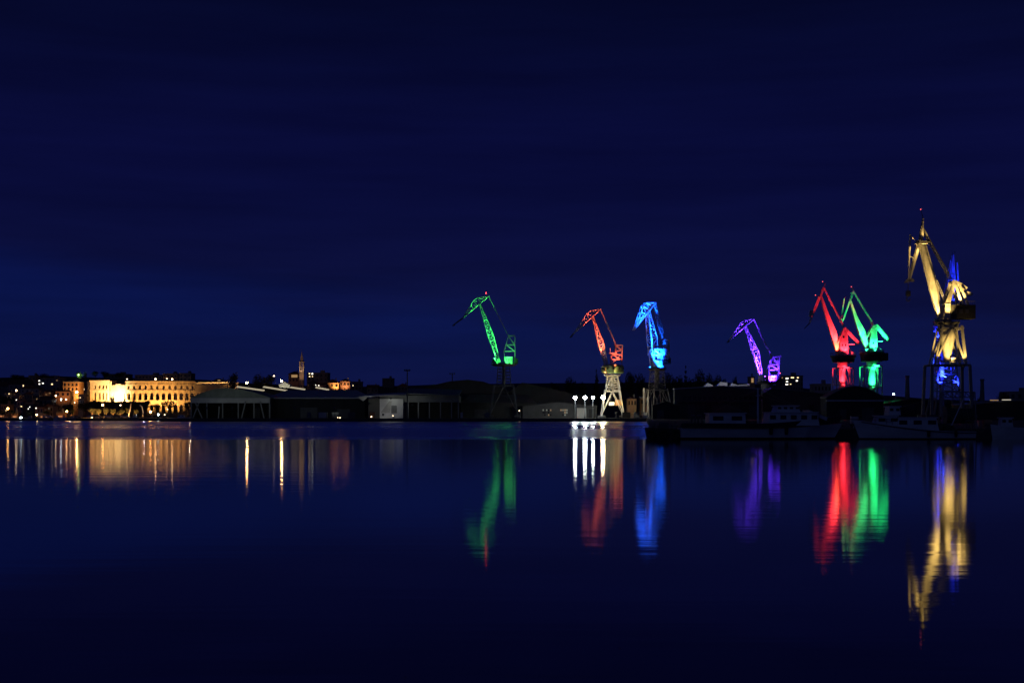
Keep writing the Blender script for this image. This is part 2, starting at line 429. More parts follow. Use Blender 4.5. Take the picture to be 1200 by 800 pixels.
def upper_tower(c, y_top, r_top, y_bot, r_bot, m, solid=False, name='tower'):
    """slewing column between portal and platform"""
    a = c.ax(); z1, z0 = zat(y_top, c.Y), zat(y_bot, c.Y)
    mb = MB()
    if solid:
        mb.lathe((a.x, a.y, 0), [(r_bot, z0), (r_bot * .98, z0 + .5), (r_top, z1 - .4), (r_top * 1.08, z1 - .3), (r_top * 1.08, z1)], 18)
    else:
        n = 6; pr = None
        for k in range(n + 1):
            t = k / n; r = r_bot + (r_top - r_bot) * t; z = z0 + (z1 - z0) * t
            ring = [V((a.x, a.y, z)) + V((c.cy * i, c.sy * i, 0)) * r + c.side * (j * r) for i, j in ((-1, -1), (1, -1), (1, 1), (-1, 1))]
            for i in range(4): mb.tube(ring[i], ring[(i + 1) % 4], .1, n=4)
            if pr:
                for i in range(4):
                    mb.tube(pr[i], ring[i], .22, n=5)
                    mb.tube(pr[i], ring[(i + 1) % 4], .1, n=4) if k % 2 else mb.tube(pr[(i + 1) % 4], ring[i], .1, n=4)
            pr = ring
        mb.lathe((a.x, a.y, 0), [(.7, z0 - .2), (.7, z1)], 10)
    return mb.build(name, m, c.root)

def platform(c, y, r, m='steel', th=.6):
    a = c.ax(); z = zat(y, c.Y)
    mb = MB(); mb.lathe((a.x, a.y, z), [(r * .8, -th * 1.6), (r, -th * .4), (r, 0)], 28)
    ob = mb.build('slewing_platform', m, c.root)
    rb = MB(); rail(rb, V((a.x, a.y, 0)), r - .15, z); rb.build('guard_rail', m, c.root)
    return z

def cab(c, pxl, pyt, pxr, pyb, v, m, hd=1.1):
    p0 = c.p(pxl, pyb, v); p1 = c.p(pxr, pyt, v)
    mb = MB(); mb.box(p0.x, p1.x, p0.y - hd, p0.y + hd, p0.z, p1.z); mb.box(p0.x - .15, p1.x + .15, p0.y - hd - .15, p0.y + hd + .15, p1.z + .003, p1.z + .18)
    o = mb.build('operator_cab', m, c.root)
    g = MB(); zc = p0.z + (p1.z - p0.z) * .45
    g.box(p0.x + .12, p1.x - .12, p0.y - hd - .03, p0.y - hd + .02, zc, p1.z - .15); g.box(p0.x - .03, p0.x + .02, p0.y - hd + .12, p0.y + hd - .12, zc, p1.z - .15)
    g.build('cab_window', 'glass', o)

def block_house(c, pts, v0, v1, m, windows=3):
    mb = MB(); c.poly(mb, pts, v0, v1)
    o = mb.build('machinery_house', m, c.root)
    xs_ = [q[0] for q in pts]; ys_ = [q[1] for q in pts]
    x0, x1, y0, y1 = min(xs_), max(xs_), min(ys_), max(ys_)
    for k in range(windows):
        a = x0 + (x1 - x0) * (k + .3) / windows; b_ = x0 + (x1 - x0) * (k + .62) / windows
        g = MB(); c.poly(g, [(a, y0 + (y1 - y0) * .55), (b_, y0 + (y1 - y0) * .55), (b_, y0 + (y1 - y0) * .3), (a, y0 + (y1 - y0) * .3)], v0 - .05, v0 + .02)
        g.build('window', 'glass', o)
    return o

def rope(c, name, segs, r=.05, m='steel'):
    mb = MB()
    for a, va, b, vb in segs: mb.tube(c.p(*a, va), c.p(*b, vb), r, n=4)
    return mb.build(name, m, c.root)

def hook(c, px, py0, py1, v=0):
    mb = MB(); mb.tube(c.p(px, py0, v - .25), c.p(px, py1, v - .25), .05, n=4); mb.tube(c.p(px, py0, v + .25), c.p(px, py1, v + .25), .05, n=4)
    mb.build('hoist_rope', 'steel', c.root)
    q = c.p(px, py1, v); h = MB(); h.box(q.x - .6, q.x + .6, q.y - .5, q.y + .5, q.z - 1.4, q.z + .2)
    pts = [q + V((.55 * math.sin(t), 0, -2.3 - .55 * math.cos(t))) for t in [math.pi * (1.0 + 1.6 * k / 7) for k in range(8)]]
    h.tube(q + V((0, 0, -1.4)), pts[0], .14)
    for a, b in zip(pts, pts[1:]): h.tube(a, b, .14)
    h.build('hook_block', 'steel', c.root)

def lattice_crane(c, apex, head, tip, knee, jib_mid, jib_foot, af_top, af, half=(.7, 1.9, 1.5), chord=.32, brace=.19, stay=.3, paint='paint', stay_ladder=False, fly_hw=1.0, panels=10, fly_w=0.0, dark_tip=None):
    """double-link level-luffing crane head: jib, fly jib, stay and A-frame, all lattices"""
    jt = (head[0] - .8, head[1] + .5, head[0] + .9, head[1] + .5, half[0])
    c.lattice(jm := MB(), c.lin(jt, (*jib_mid, half[1]), (*jib_foot, half[2]), panels), chord, brace)
    jib = jm.build('jib', paint, c.root)
    jp = MB(); c.beam(jp, (head[0] - .2, head[1] - .6), (head[0] + .2, head[1] + .9), .9, 2.6); jp.build('jib_head_pin', paint, jib)
    # ladder along the jib
    # fly jib: two side trusses, a straight lower chord and a kneed upper chord
    fm = MB()
    N = 7
    for v in (-fly_hw, fly_hw):
        def lo(t): return (apex[0] + (tip[0] - apex[0]) * t, apex[1] + (tip[1] - apex[1]) * t)
        def narrow(t): return v * (1 - .75 * t)
        def up(t):
            if t < .35: k = t / .35; a, b = apex, knee
            else: k = (t - .35) / .65; a, b = knee, tip
            return (a[0] + (b[0] - a[0]) * k, a[1] + (b[1] - a[1]) * k)
        for i in range(N):
            t0, t1 = i / N, (i + 1) / N
            fm.tube(c.p(*lo(t0), narrow(t0)), c.p(*lo(t1), narrow(t1)), chord * .62, n=5)
            fm.tube(c.p(*up(t0), narrow(t0)), c.p(*up(t1), narrow(t1)), chord * .48, n=5)
            if i: fm.tube(c.p(*lo(t0), narrow(t0)), c.p(*up(t0), narrow(t0)), brace * .5, n=4)
            if 0 < i: fm.tube(c.p(*lo(t0), narrow(t0)), c.p(*up(t1), narrow(t1)), brace * .5, n=4)
    for i in range(N + 1):
        t = i / N; q = lo(t); q2 = up(t)
        h = fly_hw * (1 - .75 * t)
        fm.tube(c.p(*q, -h), c.p(*q, h), brace * .5, n=4); fm.tube(c.p(*q2, -h), c.p(*q2, h), brace * .5, n=4)
        if i < N:
            t1 = (i + 1) / N; h1 = fly_hw * (1 - .75 * t1)
            fm.tube(c.p(*lo(t), -h), c.p(*lo(t1), h1), brace * .5, n=4)
    fly = fm.build('fly_jib', paint, c.root)
    if dark_tip:
        tb = MB(); c.beam(tb, tip, dark_tip, .7, .8, .5, .6); c.beam(tb, dark_tip, (dark_tip[0] + .4, dark_tip[1] + 1.2), 1.3, .5)
        tb.build('tip_sheave', 'steel', fly)
        rope(c, 'hoist_rope', [(apex, -.5, af_top, -.5), (dark_tip, .2, apex, .2)], .05)
    # stay
    sm = MB()
    if stay_ladder:
        st = []
        for i in range(9):
            t = i / 8; st.append((apex[0] - .9 + (af_top[0] - apex[0]) * t, apex[1] + 1 + (af_top[1] - apex[1]) * t, apex[0] + 1.2 + (af_top[0] - apex[0]) * t + 1.2 * t, apex[1] + (af_top[1] - apex[1]) * t, .6))
        c.lattice(sm, st, .16, .13)
    else:
        for v in (-.7, .7): c.beam(sm, apex, af_top, stay, stay, va=v)
        for i in range(1, 9):
            t = i / 9; q = (apex[0] + (af_top[0] - apex[0]) * t, apex[1] + (af_top[1] - apex[1]) * t); sm.tube(c.p(*q, -.7), c.p(*q, .7), .08, n=4)
    sm.build('stay', paint, c.root)
    # A-frame: list of (ax, ay, bx, by) members, both sides, tied across
    am = MB()
    for v in (-1.7, 1.7):
        for a0, a1, b0, b1 in af: c.beam(am, (a0, a1), (b0, b1), chord * .95, chord * .95, va=v)
    for a0, a1, b0, b1 in af:
        am.tube(c.p(a0, a1, -1.7), c.p(a0, a1, 1.7), brace * .6, n=4); am.tube(c.p(b0, b1, -1.7), c.p(b0, b1, 1.7), brace * .6, n=4)
        am.tube(c.p(a0, a1, -1.7), c.p(b0, b1, 1.7), brace * .45, n=4)
    am.build('a_frame', paint, c.root)

GREEN, ORANGE, BLUE, PURPLE, RED, TEAL, GOLD, DEEPBLUE = (.05, 1, .13), (1, .1, .045), (.003, .085, 1), (.095, .02, 1), (1, .022, .04), (.02, 1, .24), (1, .61, .15), (.012, .025, 1)

# --- green lattice crane
c = Crane('harbour_crane', 590.5, 489, 650, 0, 'green lit lattice jib crane on a dark portal tower, a red lamp at its apex')
lattice_crane(c, (572.6, 347), (563, 357.5), (542, 373), (556.5, 349.6), (571.6, 393, 578, 391), (581.6, 420.5, 585, 420), (595.5, 393),
              [(595.2, 393.5, 603.4, 393.5), (596, 394, 590.5, 412), (603.3, 393.5, 603.4, 424), (590.3, 411.6, 603.4, 411.6), (593, 404, 603.4, 404), (596, 394.5, 603.3, 404), (593, 404, 603.4, 411.6), (590.4, 412, 592, 424)],
              dark_tip=(531.5, 380.5), chord=.34, brace=.2, half=(.6, 1.5, 1.2))
platform(c, 426.5, 5.9); upper_tower(c, 428.5, 2.6, 451, 3.2, 'steel'); portal(c, 450.5, 4.3, 489, 6.3, 452, .7, 'steel', .75)
block_house(c, [(592.3, 426.3), (600.6, 426.3), (600.6, 418), (592.3, 418)], -2.2, 2.2, 'paint')
mb = MB(); c.poly(mb, [(581.5, 426.3), (587, 426.3), (586, 420.5), (582.5, 420.5)], -1.7, 1.7); mb.build('jib_foot_bearing', 'paint', c.root)
mb = MB(); c.poly(mb, [(601.5, 426.2), (607, 426.2), (607, 421), (602.5, 418)], -2.5, 2.5); mb.build('counterweight', 'dark', c.root)
cab(c, 577.2, 420.5, 580.8, 426, -3.2, 'grey')
c.light_at((569.5, 343.3), 0, .28, 'beacon', 'red warning lamp')
mb = MB(); mb.tube(c.p(569.5, 344), c.p(571.2, 347.3), .09); mb.build('lamp_bracket', 'steel', c.root)
c.gain = .95
G = GREEN
c.flood((586, 425.3), -5.2, (574, 400), 0, 26000, G, 42); c.flood((581, 425.3), -5.0, (568, 375), 0, 60000, G, 30); c.flood((589, 425.3), -5.2, (563, 352), 0, 80000, G, 26)
c.flood((583, 426), 4.2, (571, 390), 0, 30000, G, 40)
c.flood((592.5, 425.5), -5.5, (596.5, 422), -2, 3600, G, 90); c.flood((597, 425.5), -5.2, (598, 404), 0, 9000, G, 46); c.flood((584, 425.8), -4.6, (584, 422), 0, 1500, G, 70, .3)

# --- orange crane over the floodlit quay
c = Crane('harbour_crane', 717.5, 489.5, 645, 0, 'orange red lit crane with green drum house on a floodlit white lattice tower')
lattice_crane(c, (703.9, 362.4), (694.6, 371), (672.5, 390.5), (689.6, 364.6), (701.6, 405, 707.4, 402.5), (709, 427.5, 712, 427), (720.5, 400.8),
              [(721, 404.5, 729, 404.5), (721, 411.5, 729, 410.5), (716.5, 415.5, 728.5, 415.5), (721, 404.5, 721, 415), (729, 404.5, 728.5, 425.5), (716.5, 415.5, 715.5, 426), (716.8, 421, 728.5, 421), (718, 416, 727, 421), (727, 416, 717, 426), (721, 404.5, 729, 411), (720.5, 400.8, 722, 415)],
              dark_tip=(669.2, 394), chord=.42, brace=.26, stay=.36)
mb = MB(); c.beam(mb, (713.3, 413.5), (722, 414.5), .5, 3.6); c.beam(mb, (714.8, 408), (714.8, 414), .35, .35, va=-1.5); mb.build('gantry_arm', 'paint', c.root)
a = c.ax(); z0, z1 = zat(437.5, c.Y), zat(427.3, c.Y)
mb = MB(); mb.lathe((a.x + .3, a.y, 0), [(4.4, z0), (5.0, z0 + .5), (5.0, z1 - .9), (4.5, z1 - .1), (1, z1 + .3)], 26); dr = mb.build('drum_house', 'green_paint', c.root)
for k in range(5):
    t = math.radians(-150 + 30 * k); q = V((a.x + .3 + 5.02 * math.cos(t), a.y + 5.02 * math.sin(t), 0)); g = MB()
    g.bar((q.x, q.y, z0 + 1.7), (q.x, q.y, z0 + 2.6), .9, .12); g.build('window', 'glass', dr)
cab(c, 704, 430.5, 708.8, 436, -3, 'green_paint', 1.2)
platform(c, 439, 3.9, 'paint', .5)
upper_tower(c, 440, 2.3, 456.5, 2.9, 'paint'); portal(c, 456.5, 3.2, 489.5, 5.0, 458.5, .6, 'paint', .62)
mb = MB(); c.beam(mb, (712, 441), (709.3, 456), .4, .4, va=-2.7); c.beam(mb, (723.5, 441), (726.5, 456), .4, .4, va=-2.7); c.beam(mb, (717, 441), (710, 456), .3, .3, va=-2.8); c.beam(mb, (718, 441), (726, 456), .3, .3, va=-2.8)
c.beam(mb, (709, 458), (726.5, 458), .6, .4, va=-3.1); mb.build('tower_brace', 'paint', c.root)
mb = MB(); c.poly(mb, [(713, 475), (719.3, 475), (719.3, 471), (713, 471)], -4.4, -1.8); mb.build('switch_cabin', 'white', c.root)
mb = MB(); c.poly(mb, [(720.5, 475), (728, 475), (728, 468.5), (720.5, 468.5)], -3.9, -1.2); mb.build('cable_drum_housing', 'ochre', c.root)
G = ORANGE; c.gain = 1.3
c.flood((709, 438.6), -3.6, (703, 408), 0, 42000, G, 44); c.flood((707.5, 429.8), -5.3, (697, 378), 0, 70000, G, 30); c.flood((712, 429.5), -5.3, (692, 368), 0, 110000, G, 26)
c.flood((707, 429.5), 4.4, (700, 395), 0, 36000, G, 40)
c.flood((720, 429.5), -5.4, (723, 414), -1, 9000, G, 62); c.flood((718, 438), -5.8, (722, 432), -4.9, 1400, (1, .55, .16), 60, .3)

# --- light blue crane
c = Crane('harbour_crane', 770, 489.5, 655, 24, 'bright azure lit lattice crane with a broad hooked head above dark tree tops')
lattice_crane(c, (766, 355), (758.3, 363.5), (741.3, 387.5), (753, 355.6), (760.3, 398, 767.3, 396), (764.4, 431, 769.5, 430.5), (777.5, 398),
              [(776.6, 398, 783, 398), (776.6, 398, 773, 423), (782.5, 398, 782, 420), (774, 409.5, 782.5, 409.5), (774, 420, 782, 420), (776, 400, 782, 409), (775, 409.5, 782, 419)],
              stay_ladder=True, fly_hw=1.9, chord=.5, brace=.32, half=(1.2, 2.1, 1.4))
mb = MB(); c.poly(mb, [(763.2, 416.5), (777.5, 416.5), (777.5, 415.8), (763.2, 415.8)], -3, 3)
for (a0, b0, a1, b1) in ((763, 409.5, 777.5, 409.5), (763, 409.5, 763, 416), (777.5, 409.5, 777.5, 416), (763, 409.5, 770, 416), (770, 409.5, 770, 416), (770, 409.5, 777.5, 416), (770, 416, 770, 409.5), (777, 409.5, 770, 416)):
    for v in (-2.8, 2.8): c.beam(mb, (a0, b0), (a1, b1), .45, .45, va=v)
for x in (763, 770, 777.5): mb.tube(c.p(x, 409.5, -2.8), c.p(x, 409.5, 2.8), .18)
mb.build('gantry', 'paint', c.root)
a = c.ax(); z0, z1 = zat(431.5, c.Y), zat(423, c.Y)
mb = MB(); mb.lathe((a.x, a.y, 0), [(2.5, z0), (2.5, z1), (2.0, z1 + .3)], 22); mb.build('drum_house', 'paint', c.root)
for k in range(6):
    t = k * math.pi / 3; mb = MB(); mb.tube((a.x + 2.2 * math.cos(t), a.y + 2.2 * math.sin(t), z1), (a.x + 2.2 * math.cos(t), a.y + 2.2 * math.sin(t), zat(416.2, c.Y)), .16); mb.build('gantry_post', 'paint', c.root)
mb = MB(); c.poly(mb, [(780, 426), (785, 426), (785, 419), (780, 419)], -1.5, 1.5); mb.build('counterweight', 'dark', c.root)
platform(c, 432, 4.2); upper_tower(c, 434, 2.2, 455, 2.8, 'grey'); portal(c, 455, 3.4, 489.5, 5.4, 457, .6, 'grey', .6)
G = BLUE; c.gain = 8.5
c.flood((767, 431), -4.2, (765, 405), 0, 60000, G, 46); c.flood((765, 431), -4.2, (760, 382), 0, 120000, G, 30); c.flood((769, 431), -4.4, (757, 366), 0, 190000, G, 28); c.flood((762, 420), -4.0, (750, 372), 0, 120000, G, 30)
c.flood((766, 431), 3.8, (763, 395), 0, 50000, G, 40)
c.flood((771, 431.2), -5.0, (771, 427), -2.5, 5500, G, 70); c.flood((771, 421), -5.5, (771, 413), -2, 9000, G, 70)

# --- purple crane behind the long shed
c = Crane('harbour_crane', 899, 489, 640, 0, 'violet lit lattice jib crane rising behind the long quayside shed')
lattice_crane(c, (883, 374), (873.8, 383), (854.5, 398.6), (869, 376.2), (882.4, 413.5, 888.4, 411), (889.6, 439.5, 892.6, 439), (904.3, 418),
              [(904.8, 418.5, 912.6, 418.5), (904.8, 418.5, 900, 433.5), (912.6, 418.5, 911.6, 440), (902, 427.3, 912, 427.3), (899.8, 433.5, 911.8, 433.5), (904.8, 418.5, 912, 427.3), (902, 427.3, 911.8, 433.5), (900, 433.5, 901, 440), (909, 418, 914.6, 417.6)],
              dark_tip=(853, 400), chord=.42, brace=.28, stay=.4)
platform(c, 447.3, 5.2); upper_tower(c, 448.5, 2.7, 470, 3.0, 'grey', solid=True); portal(c, 469.5, 3.6, 489, 5.8, 471, .6, 'grey', .7)
block_house(c, [(899.5, 447.2), (909.5, 447.2), (909.5, 440.3), (899.5, 440.3)], -2.4, 2.4, 'paint')
mb = MB(); c.poly(mb, [(888.8, 447.2), (893.8, 447.2), (893, 439.6), (889.6, 439.6)], -1.8, 1.8); mb.build('jib_foot_bearing', 'paint', c.root)
cab(c, 894.5, 441, 898, 447, -3, 'grey')
c.light_at((913.3, 437.3), -1.8, .25, 'beacondim')
mb = MB(); c.poly(mb, [(910.4, 447), (915, 447), (915, 441), (911.5, 438.5)], -2.2, 2.2); mb.build('counterweight', 'dark', c.root)
G = PURPLE; c.gain = 3.6
c.flood((893, 446.3), -4.6, (884, 420), 0, 60000, G, 44); c.flood((890, 446.3), -4.4, (878, 400), 0, 120000, G, 32); c.flood((896, 446.3), -4.8, (872, 378), 0, 160000, G, 28)
c.flood((891, 446.5), 4, (880, 408), 0, 50000, G, 42)
c.flood((902.5, 446.5), -4.9, (904, 442), -2.4, 6500, G, 90); c.flood((905, 446.5), -4.6, (907, 428), 0, 26000, G, 50)
# ---------------------------------------------------------------- box-girder cranes
def taper_box(c, mb, st, side_taper=None):
    """welded box girder through stations (px_left, py_left, px_right, py_right, half depth)"""
    for a, b in zip(st, st[1:]):
        r0 = [c.p(a[0], a[1], -a[4]), c.p(a[2], a[3], -a[4]), c.p(a[2], a[3], a[4]), c.p(a[0], a[1], a[4])]
        r1 = [c.p(b[0], b[1], -b[4]), c.p(b[2], b[3], -b[4]), c.p(b[2], b[3], b[4]), c.p(b[0], b[1], b[4])]
        mb.hexa(r1, r0)
    return mb
def skeleton_portal(c, xl, xr, yt, yb, d, m, x_in=None, w=.4, foot_y=489):
    """slim portal frame: verticals, ring and diagonals (photo coordinates)"""
    for x in (xl, xr):
        for v in (-d, d):
            mb = MB(); c.beam(mb, (x, yt), (x, foot_y), w, w, w * 1.3, w * 1.3, va=v, vb=v * 1.15); lg = mb.build('leg', m, c.root)
            q = c.p(x, foot_y, v * 1.15); g = MB(); g.box(q.x - 1.3, q.x + 1.3, q.y - .4, q.y + .4, q.z - .2, q.z + .6); g.build('wheel_bogie', 'steel', lg)
    mb = MB()
    for y in (yt, yb):
        for v in (-d, d): c.beam(mb, (xl, y), (xr, y), w, w, va=v)
        for x in (xl, xr): mb.tube(c.p(x, y, -d), c.p(x, y, d), w / 2, n=5)
    xm = (xl + xr) / 2
    for v in (-d, d):
        c.beam(mb, (xm - 2.5, yt), (xl + 1.5, yb), w * .8, w * .8, va=v); c.beam(mb, (xm + 2.5, yt), (xr - 1.5, yb), w * .8, w * .8, va=v)
    mb.build('portal_frame', m, c.root)

# --- red crane
c = Crane('harbour_crane', 988, 489, 560, 0, 'scarlet lit box jib crane with a red column, next to the emerald crane')
jb = MB(); taper_box(c, jb, [(961.2, 347.5, 963.3, 347.3, .6), (966.8, 369, 970.8, 368, .9), (973, 391, 979.6, 389, 1.2), (979.5, 412, 983, 410, 1.2), (981.6, 416.5, 983.6, 416, 1)])
jib = jb.build('jib', 'paint', c.root)
fb = MB()
for v in (-.8, .8):
    c.beam(fb, (965.2, 337), (961, 348), .75, .4, .6, .4, va=v); c.beam(fb, (961, 348), (949.2, 378), .5, .3, .3, .25, va=v, vb=v * .3)
c.beam(fb, (959.5, 347.5), (948.2, 376.5), .3, .3)
for k in range(6):
    t = k / 5; fb.tube(c.p(965.2 - 4.2 * t, 337 + 11 * t, -.8), c.p(965.2 - 4.2 * t, 337 + 11 * t, .8), .12, n=4)
fly = fb.build('fly_jib', 'paint', c.root)
mb = MB(); c.poly(mb, [(948, 371), (951, 371), (952, 364), (949.3, 363.5)], -.6, .6); mb.build('sheave_guard', 'paint', fly)
mb = MB(); c.beam(mb, (949.2, 378), (942.5, 385), .45, .4, .25, .25); mb.build('hook_guide', 'steel', fly)
mb = MB(); c.beam(mb, (965.4, 337), (967, 331), .3, .3, .15, .15); mb.tube(c.p(967, 332.5, -.9), c.p(967, 332.5, .9), .07); mb.build('mast', 'paint', c.root)
c.light_at((964, 330), 0, .17, 'beacondim'); c.light_at((955, 346), -1, .18, 'beacondim')
mb = MB(); c.beam(mb, (964, 330.6), (966.7, 333), .1, .1); c.beam(mb, (955.3, 346.2), (961, 348), .16, .16, va=-.9); mb.build('lamp_bracket', 'steel', c.root)
mb = MB()
for v in (-.6, .6): c.beam(mb, (965.4, 337.5), (985.5, 376), .34, .25, va=v)
c.beam(mb, (985.5, 376), (988.5, 382.5), .9, 1.6, .5, 1.6); mb.build('stay', 'paint', c.root)
mb = MB(); taper_box(c, mb, [(985.2, 389, 992, 389, 1.3), (983.5, 400, 992.6, 400, 1.7), (983, 416, 993, 416, 1.9)]); hs = mb.build('machinery_house', 'paint', c.root)
for k, (x, y) in enumerate(((986, 404), (989.6, 404), (987.5, 394.5))):
    g = MB(); c.poly(g, [(x - .8, y + 1.8), (x + .8, y + 1.8), (x + .8, y - .6), (x - .8, y - .6)], -1.85 if y > 400 else -1.62, -1.2); g.build('window', 'glass', hs)
mb = MB()
for v in (-1.3, 1.3):
    c.beam(mb, (989.5, 384), (981.3, 402), .6, .45, va=v); c.beam(mb, (989.5, 384), (991.5, 390), .7, .5, va=v)
mb.tube(c.p(989.5, 384.5, -1.3), c.p(989.5, 384.5, 1.3), .4); mb.build('a_frame', 'paint', c.root)
mb = MB()
for v in (-1.1, 1.1): c.beam(mb, (991, 386), (1006, 402), .85, .45, .6, .45, va=v)
arm = mb.build('counterweight_arm', 'paint', c.root)
mb = MB(); c.poly(mb, [(1004, 403.5), (1008.3, 403), (1008, 400.3), (1005.5, 400)], -1.8, 1.8); mb.build('counterweight', 'paint', arm)
mb = MB(); c.beam(mb, (992.4, 403.5), (1001.5, 403.2), .4, .4); c.beam(mb, (992.6, 404.5), (1000, 415.6), .4, .4); mb.build('service_stair', 'paint', c.root)
platform(c, 416.6, 5.0, th=1.2)
mb = MB(); a = c.ax(); mb.lathe((a.x, a.y, 0), [(4.2, zat(424.5, c.Y)), (4.6, zat(418.5, c.Y)), (4.6, zat(417.6, c.Y))], 24); mb.build('slewing_ring', 'dark', c.root)
mb = MB(); mb.lathe((a.x - .4, a.y, 0), [(1.25, zat(489, c.Y)), (1.25, zat(431, c.Y)), (1.95, zat(429.5, c.Y)), (2.1, zat(424.6, c.Y))], 20); mb.build('column', 'paint', c.root)
skeleton_portal(c, 978, 998, 431, 451, 3.2, 'paint', w=.34)
G = RED; c.gain = 1.4
c.flood((980.5, 416.3), -3.4, (977, 398), 0, 34000, (1, .05, .02), 46); c.flood((984.5, 416.2), -4.2, (970, 374), 0, 56000, G, 28); c.flood((977.6, 416.3), -3.0, (963, 345), 0, 62000, G, 22)
c.flood((990, 416.2), -5.2, (988.5, 402), -1.5, 15000, G, 66); c.flood((995, 416.2), -4.6, (999, 397), -.5, 26000, G, 44); c.flood((983, 416.2), 4.2, (972, 385), 0, 40000, G, 40)
c.flood((986, 453), -5.2, (986.5, 436), 0, 15000, G, 60); c.flood((991, 426), -4.6, (987, 440), 0, 6000, G, 70)

# --- emerald crane
c = Crane('harbour_crane', 1021.5, 489, 575, 0, 'emerald lit box jib crane with its hook arm folded, next to the scarlet crane')
jb = MB(); taper_box(c, jb, [(995.2, 352.5, 997.5, 352.3, .6), (1001, 373, 1004.2, 371, .9), (1006.5, 391, 1013, 388, 1.3), (1014.2, 409, 1017.5, 408, 1.2), (1015.6, 412, 1017.8, 411.6, 1)])
jb.build('jib', 'paint', c.root)
fb = MB()
for v in (-.8, .8):
    c.beam(fb, (1000, 341.5), (996, 352), .6, .4, va=v); c.beam(fb, (996, 352), (988, 375.2), .5, .3, .35, .3, va=v, vb=v * .4)
c.beam(fb, (989.3, 349.5), (986, 374.5), .55, .6, .4, .4); c.beam(fb, (985.6, 374.6), (988.4, 375.4), .7, .8)
c.beam(fb, (1000, 341.5), (989.3, 349.5), .18, .4)
fb.build('fly_jib', 'paint', c.root)
mb = MB()
for v in (-.6, .6): c.beam(mb, (1000, 341.5), (1020.6, 375.5), .34, .25, va=v)
c.beam(mb, (1020.6, 375.5), (1023, 381.5), .7, 1.6, .5, 1.6); mb.build('stay', 'paint', c.root)
mb = MB(); c.beam(mb, (1000, 341.5), (998.6, 337), .22, .22); mb.tube(c.p(999.6, 339.5, -1), c.p(999.6, 339.5, 1), .1); mb.build('mast', 'steel', c.root)
c.light_at((997.6, 336), 0, .18, 'beacondim')
mb = MB(); taper_box(c, mb, [(1021, 384.5, 1026.6, 384.5, 1.3), (1018.5, 398, 1026.8, 398, 1.7), (1017.4, 412, 1027, 412, 1.9)]); hs = mb.build('machinery_house', 'paint', c.root)
for x, y in ((1022, 402), (1024.8, 408), (1020.5, 408)):
    g = MB(); c.poly(g, [(x - .8, y + 1.5), (x + .8, y + 1.5), (x + .8, y - .9), (x - .8, y - .9)], -1.92, -1.2); g.build('window', 'glass', hs)
mb = MB()
for v in (-1.3, 1.3): c.beam(mb, (1023.3, 381), (1014.5, 396.5), .5, .4, va=v); c.beam(mb, (1023.3, 381), (1026, 385), .6, .4, va=v)
c.beam(mb, (1012, 392.5), (1015, 396.5), .5, 2.8); mb.build('a_frame', 'paint', c.root)
mb = MB()
for v in (-1.1, 1.1): c.beam(mb, (1026.4, 381), (1040.5, 398.5), .95, .5, .8, .5, va=v)
arm = mb.build('counterweight_arm', 'paint', c.root)
mb = MB(); c.poly(mb, [(1039, 400.3), (1042, 400), (1041.7, 396.3), (1039.3, 396.6)], -1.6, 1.6); mb.build('counterweight', 'paint', arm)
mb = MB(); c.beam(mb, (1027, 400.2), (1034.5, 399.6), .32, .4); c.beam(mb, (1027, 403.5), (1035, 412.3), .36, .4); mb.build('service_stair', 'paint', c.root)
platform(c, 412.6, 5.0, th=1.2)
mb = MB(); a = c.ax(); mb.lathe((a.x, a.y, 0), [(4.2, zat(423.5, c.Y)), (4.7, zat(414.5, c.Y)), (4.7, zat(413.6, c.Y))], 24); mb.build('slewing_ring', 'dark', c.root)
mb = MB(); mb.box(xat(1033, c.Y), xat(1039.5, c.Y), c.Y - 2, c.Y + 2, zat(422.6, c.Y), zat(413.5, c.Y)); mb.build('ballast_box', 'dark', c.root)
mb = MB(); mb.lathe((a.x, a.y, 0), [(1.55, zat(489, c.Y)), (1.45, zat(432, c.Y)), (2.1, zat(428, c.Y)), (2.1, zat(423.7, c.Y))], 20); mb.build('column', 'paint', c.root)
skeleton_portal(c, 1010, 1031, 429, 454, 3.4, 'paint', w=.42)
G = TEAL; c.gain = 1.3
c.flood((1013.6, 412.3), -4.5, (1009, 395), 0, 22000, G, 50); c.flood((1015, 412.2), -4.8, (1002, 372), 0, 42000, G, 30); c.flood((1012, 412.3), -3.8, (988, 362), 0, 60000, G, 30)
c.flood((1022.5, 412.2), -5.2, (1022.5, 399), -1.5, 20000, G, 66); c.flood((1029, 412.2), -4.6, (1034, 391), -.5, 42000, G, 44)
c.flood((1021, 455), -5.2, (1021, 440), 0, 17000, G, 60); c.flood((1026, 424.6), -4.6, (1022, 440), 0, 7000, G, 70)

